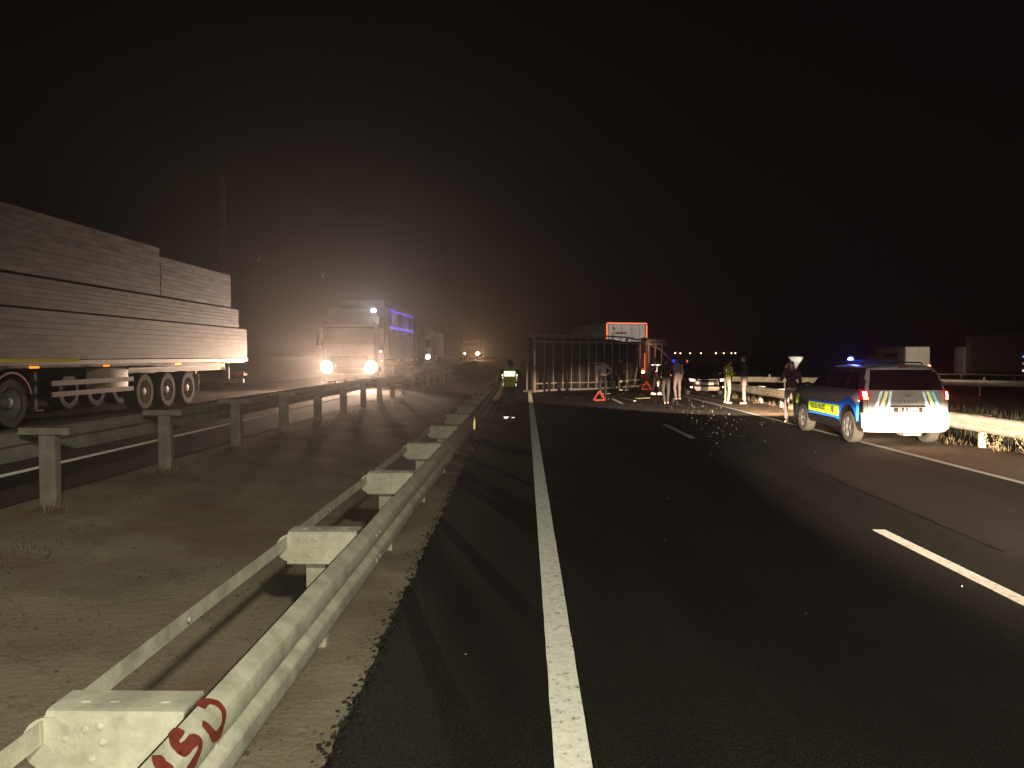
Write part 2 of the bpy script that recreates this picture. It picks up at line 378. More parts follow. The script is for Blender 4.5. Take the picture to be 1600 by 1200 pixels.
# loose stones, crumbs and straw
def scatter(name, n_, fx, fy, size, m, flat=.5):
    b = MB()
    for _ in range(n_):
        x, y = fx(), fy(); x = x(y) if callable(x) else x
        s = size*random.uniform(.5, 1.6); z = (gz(x, y) if x < -1.2 or x > 9.3 else .017 if x > edge(y) else 0)
        pts = [Vector((math.cos(a)*s*random.uniform(.6, 1), math.sin(a)*s*random.uniform(.6, 1), 0)) for a in (0, 1.3, 2.6, 3.9, 5.1)]
        top = Vector((random.uniform(-.3, .3)*s, random.uniform(-.3, .3)*s, s*flat))
        vs = [Vector((x, y, z-.003))+p for p in pts]+[Vector((x, y, z))+top]
        b.add(vs, [(i, (i+1) % 5, 5) for i in range(5)])
    return b.build(name, m, kind='stuff', smooth=False)
ry = lambda a, c, p=2: (lambda: a+(c-a)*random.random()**p)
scatter('gravel', 3200, lambda: random.uniform(-4.4, -1.2), ry(1.2, 40), .012, mat('gravel_stone', (.14, .12, .09), .9, var=.5, scale=20))
scatter('gravel', 500, lambda: (lambda y: edge(y)-random.random()**2*.45), ry(2.5, 25, 1.5), .012, MATS['gravel_stone'])
scatter('crumbled_asphalt', 900, lambda: (lambda y: edge(y)+random.gauss(-.01, .035)), ry(2.5, 22, 1.4), .014, mat('bitumen_crumb', (.02, .018, .016), .8))
M_shard = retro('glass_shard', (.8, .7, .62), .5, .3, (.5, .43, .37))
scatter('glass_shards', 420, lambda: random.gauss(4.2, 1.9), lambda: random.gauss(26, 4.2), .010, M_shard, .8)
scatter('glass_shards', 30, lambda: random.uniform(-.6, 7), ry(4, 22, .8), .006, M_shard, .8)

scatter('wreck_fragments', 120, lambda: random.gauss(5.5, 1.8), lambda: random.gauss(35.5, 3.2), .045, mat('fragment', (.2, .16, .13), .7, var=.6, scale=9), .4)
def grass(name, spots, n_, h, m, spread=.12, label=None):
    b = MB()
    for (x, y) in spots:
        z = gz(x, y)
        for _ in range(n_):
            a = random.uniform(0, 6.28); l_ = h*random.uniform(.4, 1.2); px, py = x+random.gauss(0, spread), y+random.gauss(0, spread)
            d = Vector((math.cos(a), math.sin(a), 0))*l_*random.uniform(.1, .7); s = Vector((-math.sin(a), math.cos(a), 0))*.004
            p = Vector((px, py, z-.01)); q = p+d*.4+Vector((0, 0, l_*.6)); t = p+d+Vector((0, 0, l_))
            b.add([p-s, p+s, q+s*.8, q-s*.8, t], [(0, 1, 2, 3), (3, 2, 4)])
    return b.build(name, m, kind='stuff', smooth=False)
M_straw = mat('dry_straw', (.34, .26, .15), .8, var=.4, scale=9)
M_weed = mat('grey_green_weed', (.12, .115, .07), .8, var=.5, scale=9)
grass('dry_grass', [(random.gauss(9.45, .22), 11+i*.16) for i in range(140)], 16, .17, M_straw)
grass('dry_grass', [(random.gauss(9.3, .15), 21+i*.25) for i in range(50)], 20, .3, M_straw)
grass('dark_grass', [(random.uniform(10, 17), random.uniform(12, 44)) for i in range(500)], 14, .35, M_weed, .3)
grass('sparse_grass', [(random.uniform(-4.7, -3.9), random.uniform(4, 40)) for i in range(180)], 8, .09, M_weed)
grass('sparse_grass', [(random.uniform(-4.0, -1.6), random.uniform(2, 30)) for i in range(160)], 5, .05, M_weed)
grass('sparse_grass', [(-4.55+random.gauss(0, .05), 7.3+2.45*k+random.gauss(0, .1)) for k in range(6) for _ in range(2)], 10, .11, M_straw, .06)

# ------------------------------------------------------------------ guardrails
WP = [(0, .757), (.006, .757), (.046, .736), (.062, .717), (.066, .704), (.066, .650), (.061, .637), (.032, .617), (.027, .610), (.026, .603), (.032, .590),
      (.061, .572), (.066, .560), (.066, .508), (.061, .492), (.032, .466), (.006, .444), (0, .440)]
def frame(path, s):                      # path: list of (x,y); returns point, tangent at arclength s
    for (a, b_) in zip(path, path[1:]):
        d = Vector(b_)-Vector(a); L = d.length
        if s <= L or b_ == path[-1]: return Vector(a)+d*(s/L), d.normalized()
        s -= L
def guardrail(label, path, side, sp, start, mr, base, strap=True, reflectors=(), detail=True, spl=.5, tall=False, group='guardrails along the road', skip=()):
    # side: +1 traffic face to the right of the path direction, -1 to the left
    root = thing('guardrail', label, 'guardrail', (path[0][0], path[0][1], base(path[0][0], path[0][1])), 0, group)
    o0 = Vector(root.location); L = sum((Vector(b_)-Vector(a)).length for a, b_ in zip(path, path[1:]))
    def W(s, d, z):
        p, t = frame(path, s); nrm = Vector((t.y, -t.x))*side; q = p+nrm*d
        return Vector((q.x, q.y, base(p.x, p.y)+z))-o0
    segL = sp*2; s = start; k = 0
    cuts = [0]+[x for x in [start+i*segL+.12 for i in range(int(L/segL)+2)] if .3 < x < L-.3]+[L]
    for i, (a, c) in enumerate(zip(cuts, cuts[1:])):
        c2 = min(L, c+.25); off = .0035*(i % 2)
        nst = max(2, int((c2-a)/1.2)+1); mb = MB(); loops = []
        for j in range(nst+1):
            ss = a+(c2-a)*j/nst
            loops.append([W(ss, d+off, z) for d, z in WP]+[W(ss, d+off-.0032, z) for d, z in reversed(WP)])
        mb.loft(loops)
        if detail and c < 26:
            for q, zz in ((c+.06, .69), (c+.06, .53), (c+.18, .69), (c+.18, .53), (c+.12, .603)): mb.ball(W(q, .068 if zz != .603 else .034, zz), (.008, .016, .016), 8, 5)
            mb.ball(W(a+(c-a)*.5, .034, .603), (.008, .018, .018), 8, 5)
        mb.build('rail_panel', mr, root, ang=22)
    proto = None; s = start
    while s < L:
        p, t = frame(path, s); org = Vector((p.x, p.y, base(p.x, p.y)))-o0; rz = math.atan2(t.y, t.x)-math.pi/2
        if proto is None:
            parts = []
            mb = MB(); X = -spl*.66*side                     # post: open sigma channel
            pf = [(-.06, -.035), (.06, -.035), (.06, .035), (.045, .035), (.045, -.028), (-.045, -.028), (-.045, .035), (-.06, .035)]
            if tall: X = -.28*side; pf = [(x*1.35, y*1.3) for x, y in pf]
            mb.loft([[(X+x, y+.11, z) for x, y in pf] for z in (-.06, .74 if tall else .55)])
            parts.append(('post', mb.mesh('post', mr, ang=30)))
            mb = MB()                                        # spacer: channel with rounded flange edges, opening away
            sec = [(.15, .745), (.15, .757), (.03, .757), (.012, .753), (.002, .742), (0, .728), (0, .585), (.002, .575), (-.012, .572), (-.018, .562), (-.012, .554), (.15, .554), (.15, .562), (.02, .564), (.006, .575), (.006, .728), (.014, .743), (.03, .747)]
            x0, x1 = -.02*side, -spl*side
            if tall: sec = [(.19, .752), (.19, .766), (.03, .766), (.03, .70), (.045, .70), (.045, .752)]
            mb.loft([[(x0, y, z) for y, z in sec], [(x1, y, z) for y, z in sec]])
            if detail:
                for bx, bz in ((-.36, .70), (-.30, .66), (-.31, .71), (-.43, .67), (-.34, .605)):
                    mb.ball((bx*side*spl/.5, -.001, bz), (.013, .007, .013), 8, 6)
                for bx in (-.12, -.3, -.4): mb.ball((bx*side*spl/.5, .07, .758), (.018, .010, .004), 8, 6)
                mb.tube([(-spl*side*.97, -.004, .655), (-spl*side*.97, .02, .655)], .085, 20)
            parts.append(('spacer', mb.mesh('spacer', mr, ang=30)))
            proto = parts
        for nm, me in proto:
            o = bpy.data.objects.new(nm, me); col.objects.link(o); o.parent = root; o.location = org; o.rotation_euler = (0, 0, rz)
        s += sp
    if strap:
        s = start; ss = [0] if start > .3 else []
        while s < L: ss.append(s); s += sp
        mb = None
        for i, (a, c) in enumerate(zip(ss, ss[1:])):
            mb = MB(); sag = .012*math.sin(i*2.1); m_ = (a+c)/2+.03
            q = [W(a-.02, -spl-.004-.003*(i % 2), .693), W(m_, -spl-.02+sag, .688+sag), W(c+.05, -spl-.004-.003*(i % 2), .693)]
            loops = [[v+Vector((0, 0, .036)), v+Vector((.004, 0, .036)), v+Vector((.004, 0, -.036)), v+Vector((0, 0, -.036))] for v in q]
            mb.loft(loops)
            if detail: mb.ball(W(a+(c-a)*.42, -spl-.002+.004, .69), (.006, .012, .012), 8, 6)
            mb.build('back_strap', mr, root, ang=20)
    for s in reflectors:
        mb = MB(); c = W(s, .085, .60); mb.loft([[c+Vector((-.035*side, 0, -.11)), c+Vector((.015*side, 0, -.11)), c+Vector((.015*side, 0, .04)), c+Vector((-.0*side, 0, .11))], [c+Vector((-.035*side, .01, -.11)), c+Vector((.015*side, .01, -.11)), c+Vector((.015*side, .01, .04)), c+Vector((0, .01, .11))]])
        mb.build('reflector', retro('amber_reflector', (1, .72, .3), .3, .6), root)
    return root, W
near_rail, W = guardrail('pale steel guardrail with spacers and back strap, red numerals sprayed on its near end', [(-1.03, -1.2), (-1.03, 14), (-1.2, 60)], 1, 2.42, 1.2+2.30-2.42, M_rail, lambda x, y: 0, reflectors=(15.4,), spl=.45)
# red sprayed digits on the upper ridge of the first panel
def on_beam(s, v, lift=.003):            # v = 0 at the valley, 1 at the top edge
    pts = [Vector(p) for p in WP[:10]][::-1]
    ds = [(b_-a).length for a, b_ in zip(pts, pts[1:])]; t = v*sum(ds)
    for (a, b_, d) in zip(pts, pts[1:], ds):
        if t <= d: q = a+(b_-a)*(t/d); nn = Vector((b_.y-a.y, -(b_.x-a.x))).normalized(); break
        t -= d
    else: q = pts[-1]; nn = Vector((1, 0))
    q = q+nn*(lift+.0038); return W(s+1.2, q.x, q.y)
glyphs = {'4': [[(.05, .95), (.12, .55), (.5, .48), (.95, .62)], [(.95, .98), (.6, .55), (.35, .02)]],
          '5': [[(.85, .98), (.42, .93), (.18, .62), (.45, .55), (.85, .52), (.95, .30), (.70, .10), (.18, .03)]],
          '0': [[(.0, .66), (.10, .36), (.34, .06), (.70, .04), (.96, .34), (.99, .74), (.82, 1.0), (.52, .98)]]}
M_spray = mat('red_spray_paint', (.22, .035, .025), .7, var=.3, scale=40)
for ch, y0 in (('4', 1.93), ('5', 2.09), ('0', 2.27)):
    mb = MB()
    for st in glyphs[ch]:
        pl = catmull(st); n_ = len(pl); vs = []
        for i, p in enumerate(pl):
            t = (pl[min(i+1, n_-1)]-pl[max(0, i-1)]); t = Vector((t.x*.125, t.y*.12)).normalized(); nn = Vector((-t.y, t.x))
            hw = (.0145 if ch != '4' else .017)*(.95+.15*math.sin(i*.35)**2)*(.65 if i in (0, n_-1) else 1)
            for sgn in (-1, 0, 1):
                u = y0+p.x*.125+nn.x*hw*sgn; v = .40+p.y*.52+nn.y*hw*sgn/.18
                vs.append(on_beam(u, min(.99, max(0, v))))
        mb.add(vs, [(3*i+k, 3*i+k+1, 3*i+k+4, 3*i+k+3) for i in range(n_-1) for k in (0, 1)])
    mb.build('sprayed_digit', M_spray, near_rail, ang=180)
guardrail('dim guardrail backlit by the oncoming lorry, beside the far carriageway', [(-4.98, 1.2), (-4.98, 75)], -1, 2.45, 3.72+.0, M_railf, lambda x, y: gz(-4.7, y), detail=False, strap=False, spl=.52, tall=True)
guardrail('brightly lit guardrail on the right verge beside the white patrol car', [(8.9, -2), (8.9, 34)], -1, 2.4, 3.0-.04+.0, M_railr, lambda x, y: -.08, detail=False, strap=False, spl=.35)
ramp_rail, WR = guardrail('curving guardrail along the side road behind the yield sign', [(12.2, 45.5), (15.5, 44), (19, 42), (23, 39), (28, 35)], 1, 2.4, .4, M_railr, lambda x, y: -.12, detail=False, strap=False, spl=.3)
for s in (.6, 2.1, 3.2, 5.2, 5.9, 9.5, 12.7, 16.6):
    mb = MB(); c = WR(s, .0, .75); mb.tube([c, c+Vector((0, 0, .16))], .06, 8); mb.build('delineator', M_white, ramp_rail)
mb = MB(); mb.tube([WR(9.6, 0, .75), WR(9.6, 0, 1.02), WR(14, 0, 1.02), WR(18, 0, 1.02), WR(18, 0, .75)], .03, 6); mb.build('top_pipe', M_railr, ramp_rail)

# ------------------------------------------------------------------ text
def text_mesh(s, size):
    c = bpy.data.curves.new('t', 'FONT'); c.body = s; c.size = size; c.align_x = 'CENTER'; c.align_y = 'CENTER'; c.resolution_u = 3; c.offset = size*.035
    o = bpy.data.objects.new('t', c); col.objects.link(o); bpy.context.view_layer.update()
    me = bpy.data.meshes.new_from_object(o.evaluated_get(bpy.context.evaluated_depsgraph_get()))
    vs = [tuple(v.co) for v in me.vertices]; fs = [tuple(p.vertices) for p in me.polygons]
    bpy.data.objects.remove(o); return vs, fs
def put_text(s, size, fn, name, m, parent, sx=1):
    vs, fs = text_mesh(s, size); b = MB(); b.add([fn(x*sx, y) for x, y, z in vs], fs); return b.build(name, m, parent, smooth=False)

# ------------------------------------------------------------------ vehicles
def add_wheel(parent, x, y, r, wd, side, zc=None, rim_m=None, tyre_m=None, truck=False):
    zc = r if zc is None else zc; h = wd/2
    b = MB(); b.lathe_x([(-h, r*.62), (-h, r*.9), (-h*.8, r*.98), (-h*.3, r), (h*.3, r), (h*.8, r*.98), (h, r*.9), (h, r*.62), (h*.6, r*.6), (-h*.6, r*.6), (-h, r*.62)], 28)
    o = b.build('wheel', tyre_m or M_black, parent); o.location = (x, y, zc)
    q = MB(); sgn = side
    q.lathe_x([(sgn*h*.92, r*.62), (sgn*h*.75, r*.56), (sgn*h*.3, r*.5), (sgn*h*.3, r*.001)], 28)
    q.lathe_x([(sgn*h*.3, r*.22), (sgn*h*.85, r*.2), (sgn*h*.9, r*.1), (sgn*h*.9, .001)], 14)
    if truck:
        for k in range(10):
            a = k*.628; q.ball((sgn*h*.4, r*.36*math.cos(a), r*.36*math.sin(a)), .022, 6, 4)
    else:
        for k in range(5):
            a = k*1.2566; q.bar((sgn*h*.75, r*.15*math.cos(a), r*.15*math.sin(a)), (sgn*h*.8, r*.58*math.cos(a), r*.58*math.sin(a)), .05, .09)
    q.build('rim', rim_m or mat('steel_rim', (.35, .34, .33), .4, .6), o)
    return o

class Car:
    # levels: z, y_rear, y_front, half width
    def __init__(s, levels, rr=(.2, .14), rf=(.4, .3), bow=.05):
        s.lv = levels; s.rr = rr; s.rf = rf; s.bow = bow
    def at(s, z):
        L = s.lv
        if z <= L[0][0]: return L[0][1:]
        for a, b_ in zip(L, L[1:]):
            if a[0] <= z <= b_[0] and b_[0] > a[0]:
                t = (z-a[0])/(b_[0]-a[0]); return tuple(p+(q-p)*t for p, q in zip(a[1:], b_[1:]))
        return L[-1][1:]
    def _off(s, x, w_, rx, ry_):
        o = s.bow*(x/w_)**2; e = abs(x)-(w_-rx)
        if e > 0: o += ry_*(1-math.sqrt(max(0, 1-min(1, e/rx)**2)))
        return o
    def rear(s, x, z, off=.004):
        yr, yf, w_ = s.at(z); x = max(-w_, min(w_, x)); k = w_/.9
        y = yr+s._off(x, w_, s.rr[0]*k, s.rr[1]*k)
        d = .01; yr2 = s.at(z+d)[0]; nz_ = (yr2-yr)/d; nn = Vector((0, -1, nz_)).normalized()
        e = abs(x)-(w_-s.rr[0]*k)
        if e > 0: nn = (nn+Vector((math.copysign(1, x)*(e/(s.rr[0]*k))**2*1.2, 0, 0))).normalized()
        return Vector((x, y, z))+nn*off
    def front(s, x, z, off=.004):
        yr, yf, w_ = s.at(z); x = max(-w_, min(w_, x)); k = w_/.9
        y = yf-s._off(x, w_, s.rf[0]*k, s.rf[1]*k)
        d = .01; nz_ = -(s.at(z+d)[1]-yf)/d; nn = Vector((0, 1, max(-1, min(8, nz_)))).normalized()
        e = abs(x)-(w_-s.rf[0]*k)
        if e > 0: nn = (nn+Vector((math.copysign(1, x)*(e/(s.rf[0]*k)), 0, 0))).normalized()
        return Vector((x, y, z))+nn*off
    def side(s, sgn, y, z, off=.004):
        yr, yf, w_ = s.at(z); k = w_/.9
        x = w_
        for e, (rx, ry_) in ((yr+s.bow+s.rr[1]*k-y, s.rr), (y-(yf-s.bow-s.rf[1]*k), s.rf)):
            if e > 0: x = w_-rx*k*(1-math.sqrt(max(0, 1-min(1, e/(ry_*k+s.bow))**2)))
        return Vector((sgn*(x+off), y, z+.0))
    def loop(s, lv):
        z, yr, yf, w_ = lv; k = w_/.9; out = []
        rx, ry_ = s.rr[0]*k, s.rr[1]*k
        xs_ = [w_*math.sin(t) for t in [(-.5+i/20)*math.pi for i in range(21)]]
        for x in xs_: out.append(Vector((x, yr+s._off(x, w_, rx, ry_), z)))
        fx, fy = s.rf[0]*k, s.rf[1]*k
        ya = yr+s.bow+ry_; yb = yf-s.bow-fy
        for i in range(1, 9): out.append(Vector((w_, ya+(yb-ya)*i/9, z)))
        for x in reversed(xs_): out.append(Vector((x, yf-s._off(x, w_, fx, fy), z)))
        for i in range(8, 0, -1): out.append(Vector((-w_, ya+(yb-ya)*i/9, z)))
        return out
    def body(s, m, parent, wheels, r, wx):
        b = MB(); b.loft([s.loop(l) for l in s.lv]); o = b.build('body', m, parent, ang=38)
        c = MB()
        for y in wheels:
            for sg in (-1, 1): c.lathe_x([(sg*(wx-.32), .001), (sg*(wx-.32), r*1.16), (sg*(wx+.5), r*1.16), (sg*(wx+.5), .001)], 28, (0, y, r))
        cm = c.mesh('cut', [M_dark]); 
        if m is not None: o.data.materials.append(M_dark); cm.polygons.foreach_set('material_index', [0]*len(cm.polygons))
        cu = bpy.data.objects.new('cut', cm); col.objects.link(cu); cu.parent = parent
        bpy.context.view_layer.update()
        md = o.modifiers.new('b', 'BOOLEAN'); md.object = cu; md.operation = 'DIFFERENCE'; md.solver = 'EXACT'; md.material_mode = 'TRANSFER'
        me = bpy.data.meshes.new_from_object(o.evaluated_get(bpy.context.evaluated_depsgraph_get()))
        o.modifiers.clear(); o.data = me; bpy.data.objects.remove(cu)
        return o
def patch(fn, c4, nu=8, nv=6, off=.004, th=0, mb=None):
    # c4 corners (a,z): bottom-left, bottom-right, top-right, top-left
    b = mb or MB(); vs = []
    for j in range(nv+1):
        for i in range(nu+1):
            u, v = i/nu, j/nv
            p = [(1-v)*((1-u)*c4[0][k]+u*c4[1][k])+v*((1-u)*c4[3][k]+u*c4[2][k]) for k in (0, 1)]
            vs.append(fn(p[0], p[1], off))
    n_ = nu+1
    b.add(vs, [(j*n_+i, j*n_+i+1, (j+1)*n_+i+1, (j+1)*n_+i) for j in range(nv) for i in range(nu)])
    return b

suv = Car([(.26, .30, 3.95, .74), (.28, .10, 4.15, .84), (.36, .02, 4.27, .885), (.48, 0, 4.32, .90), (.62, .0, 4.34, .905), (.665, .03, 4.34, .905), (.68, .075, 4.34, .905), (.85, .10, 4.30, .905), (.97, .115, 4.20, .90), (1.03, .125, 3.95, .89), (1.08, .135, 3.45, .88),
           (1.12, .145, 3.22, .87), (1.35, .21, 2.86, .80), (1.52, .28, 2.52, .73), (1.585, .33, 2.36, .70), (1.62, .42, 2.2, .66), (1.645, .7, 1.9, .55), (1.655, 1.0, 1.6, .3)])
def make_patrol():
    root = thing('patrol_car', 'white patrol car with lit tail lamps and blue roof light by the right guardrail', 'police car', (7.74, 15.55, .017), R(.8))
    suv.body(M_white, root, (.82, 3.38), .34, .90)
    for sg in (-1, 1): patch(suv.front, [(sg*.60, .72), (sg*.82, .72), (sg*.82, .86), (sg*.60, .86)], 4, 4, .015).build('headlight', emis('patrol_headlight', (1, .85, .65), 12), root)
    for y in (.82, 3.38):
        for sg in (-1, 1): add_wheel(root, sg*.79, y, .34, .22, sg, tyre_m=mat('dusty_tyre', (.08, .07, .055), .9))
    _b = [c for c in root.children if c.name.startswith('body')][0]; _b.data.materials.append(mat('navy_side_shade', (.03, .03, .045), .3, coat=.4))
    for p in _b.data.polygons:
        if abs(p.normal.x) > .75 and .2 < p.center.y < 4.1 and p.center.z > .3 and p.material_index == 0: p.material_index = len(_b.data.materials)-1  # unlit side of the white body imitated by recolouring side-facing faces navy
    patch(suv.rear, [(-.76, 1.135), (.76, 1.135), (.66, 1.545), (-.66, 1.545)], 14, 8, .006).build('rear_window', M_glass, root)
    for sg in (-1, 1):
        f = lambda y, z, o, sg=sg: suv.side(sg, y, z, o)
        for y0, y1, y2, y3 in ((.42, .98, .98, .62), (1.05, 1.95, 1.95, 1.05), (2.03, 2.95, 2.50, 2.03)):
            patch(f, [(y0, 1.14), (y1, 1.14), (y2, 1.50), (y3, 1.50)], 6, 6, .005).build('side_window', M_glass, root)
        for y in (1.0, 2.0, 3.02): patch(f, [(y-.006, .45), (y+.006, .45), (y+.006, 1.13), (y-.006, 1.13)], 1, 8, .002).build('door_seam', M_dark, root)
        for y in (1.15, 2.15): patch(f, [(y, 1.0), (y+.18, 1.0), (y+.18, 1.03), (y, 1.03)], 2, 1, .02).build('door_handle', M_dark, root)
        b = MB(); b.ball((sg*1.0, 2.82, 1.14), (.11, .06, .08), 10, 8); b.bar((sg*.86, 2.82, 1.1), (sg*.97, 2.82, 1.12), .04, .04); b.build('side_mirror', M_dark, root)
        # black cladding on the sill
        patch(f, [(1.22, .30), (2.98, .30), (2.98, .46), (1.22, .46)], 10, 3, .012).build('sill_cladding', M_dark, root)
        # hi-vis band on the doors, blue outline and fender flashes
        yel = retro('lime_reflective_panel', (.50, .66, .03), .6, .35, (.42, .55, .03)); blu = retro('blue_reflective_film', (.02, .13, .75), .6, .5, (.012, .08, .48)); cy = retro('cyan_reflective_film', (.05, .42, .9), .6, 65, (.04, .32, .75))
        patch(f, [(1.26, .53), (2.96, .55), (2.96, .76), (1.24, .76)], 12, 4, .006).build('hi_vis_panel', yel, root)
        patch(f, [(1.22, .765), (3.0, .765), (3.02, .81), (1.18, .81)], 12, 1, .006).build('blue_band', blu, root)
        patch(f, [(1.28, .48), (2.96, .49), (2.96, .525), (1.26, .525)], 12, 1, .006).build('blue_band', blu, root)
        arc = MB()
        for k in range(14):       # blue flash following the rear wheel arch down to the bumper
            a0, a1 = R(8+k*11.2), R(8+(k+1)*11.2); pts = []
            for a, rr_ in ((a0, .43), (a1, .43), (a1, .43+.13), (a0, .43+.13)):
                pts.append(f(.82+rr_*math.cos(a)*1.02, .34+rr_*math.sin(a)*1.12, .006))
            arc.add(pts, [(0, 1, 2, 3)])
        arc.build('fender_flash', blu, root)
        patch(f, [(.30, .52), (.38, .50), (.40, .86), (.26, .88)], 3, 4, .008).build('cyan_flash', cy, root)
        patch(f, [(3.66, .66), (3.80, .66), (3.76, .92), (3.52, .90)], 3, 4, .007).build('fender_flash', yel, root)
        put_text('TRAFİK POLİSİ', .15, lambda x, z, sg=sg, f=f: f(2.42+(x if sg > 0 else -x), .655+z, .011), 'lettering', mat('navy_print', (.02, .03, .12), .5), root, .85)
        cb = MB(); 
        for k in range(12):
            a = k*math.pi/6; cb.add([f(1.58, .65, .010), f(1.58+.075*math.cos(a), .65+.088*math.sin(a), .010), f(1.58+.075*math.cos(a+.42), .65+.088*math.sin(a+.42), .010)], [(0, 1, 2)])
        cb.build('crest', mat('grey_print', (.35, .38, .4), .5), root)
        # tail lamp
        lm = MB(); patch(suv.rear, [(sg*.74, .93), (sg*.895, .93), (sg*.895, 1.14), (sg*.76, 1.14)], 6, 6, .02, mb=lm)
        lo = lm.build('tail_light', emis('lit_red_lens', (1, .015, .02), .75), root)
        q = MB(); patch(suv.rear, [(sg*.79, 1.0), (sg*.85, 1.0), (sg*.85, 1.10), (sg*.79, 1.10)], 5, 5, .026, mb=q); q.build('lamp_glow', emis('tail_glow', (1, .55, .45), 9), lo)
        q = MB(); patch(suv.rear, [(sg*.775, .945), (sg*.85, .945), (sg*.85, .985), (sg*.765, .985)], 4, 2, .026, mb=q); q.build('lamp_glow', emis('indicator_glow', (1, .6, .35), 3), lo)
        p_ = patch(suv.rear, [(sg*.50, .33), (sg*.74, .33), (sg*.76, .39), (sg*.50, .39)], 4, 2, .006).build('bumper_reflector', retro('pale_reflector', (1, .82, .6), .4, .5), root)
    wf = retro('white_reflective_film', (.75, .92, 1), .36, .85, (.75, .82, .88)); yf_ = retro('cream_reflective_film', (1, 1, .45), .36, .85, (.8, .8, .35)); lc = retro('pale_cyan_film', (.3, .8, 1), .36, .85, (.3, .7, .85))
    for sg in (-1, 1):
        # slanting stripes either side of the tailgate
        for (t, bt, w_, m_) in ((.54, .70, .055, wf if sg < 0 else lc), (.44, .60, .065, yf_), (.35, .43, .05, wf)):
            zt = 1.11; zb = .70 if t > .4 else .79
            patch(suv.rear, [(sg*bt, zb), (sg*(bt-w_*1.2), zb), (sg*(t-w_), zt), (sg*t, zt)], 3, 8, .006).build('stripe', m_, root)
    patch(suv.rear, [(-.40, .795), (.40, .795), (.33, .83), (-.33, .83)], 10, 2, .02).build('handle_trim', M_dark, root)
    patch(suv.rear, [(-.29, .695), (.29, .695), (.29, .785), (-.29, .785)], 6, 2, .008).build('number_plate', mat('dark_plate', (.06, .045, .05), .5), root)
    put_text('11 A 99974', .095, lambda x, z: suv.rear(x, .74+z, .013), 'plate_lettering', retro('plate_lettering', (.8, .7, .68), .5, .3), root, .95)
    put_text('D  A  C  I  A', .07, lambda x, z: suv.rear(x, .905+z, .010), 'badge_lettering', mat('chrome_badge', (.30, .27, .25), .3, .6), root)
    cb = MB(); ring = [(.065*math.cos(a*math.pi/8), .028*math.sin(a*math.pi/8)) for a in range(16)]
    for k in range(16):
        a, b_ = ring[k], ring[(k+1) % 16]
        cb.add([suv.rear(a[0]*.55, 1.03+a[1]*.5, .01), suv.rear(b_[0]*.55, 1.03+b_[1]*.5, .01), suv.rear(b_[0], 1.03+b_[1], .012), suv.rear(a[0], 1.03+a[1], .012)], [(0, 1, 2, 3)])
    cb.build('badge', MATS['chrome_badge'], root)
    for a, c in (((-.80, .69), (-.79, 1.12)), ((.79, .69), (.80, 1.12))): patch(suv.rear, [(a[0], a[1]), (a[0]+.008, a[1]), (c[0]+.008 if a[0] < 0 else c[0], c[1]), (c[0] if a[0] < 0 else c[0]-.008, c[1])], 1, 6, .003).build('tailgate_seam', M_dark, root)
    patch(suv.rear, [(-.80, .677), (.80, .677), (.80, .686), (-.80, .686)], 12, 1, .006).build('tailgate_seam', M_dark, root)
    patch(suv.rear, [(-.72, .402), (.72, .402), (.72, .412), (-.72, .412)], 10, 1, .004).build('bumper_crease', M_dark, root)
    patch(suv.rear, [(-.10, 1.575), (.10, 1.575), (.09, 1.59), (-.09, 1.59)], 4, 1, .02).build('brake_light', mat('red_lens', (.5, .01, .01)), root)
    b = MB(); b.tube([(.30, .25, .24), (.30, .6, .24)], .035, 10); b.box((.18, .4, .25), (.35, .3, .10)); b.box((-.2, .9, .3), (.9, .1, .09)); b.build('exhaust', M_galv, root)
    b = MB(); b.tube([(-.7, .82, .34), (.7, .82, .34)], .04, 8); b.build('axle', M_chas, root)
    b = MB()
    for sg in (-1, 1): b.tube([(sg*.62, .75, 1.655), (sg*.62, .85, 1.69), (sg*.62, 2.0, 1.69), (sg*.62, 2.1, 1.65)], .016, 6)
    b.build('roof_rails', M_dark, root)
    b = MB(); b.box((.0, 1.75, 1.705), (1.12, .26, .075)); lb = b.build('light_bar', mat('bar_lens', (.05, .06, .12), .2), root, bevel=.03)
    b = MB(); b.ball((-.46, 1.74, 1.755), (.055, .06, .045), 14, 10); b.build('blue_beacon', emis('blue_beacon', (.12, .16, 1), 40), lb)
    return root
patrol = make_patrol()
lamp('blue_beacon_lamp', 'POINT', (7.25, 17.2, 1.86), 12, (.08, .10, 1), size=.05)
for x in (6.98, 8.5): lamp('tail_lamp', 'SPOT', (x, 15.50, 1.04), 16, (1, .05, .03), (x-.2, 12, 0), size=.06, cone=130)

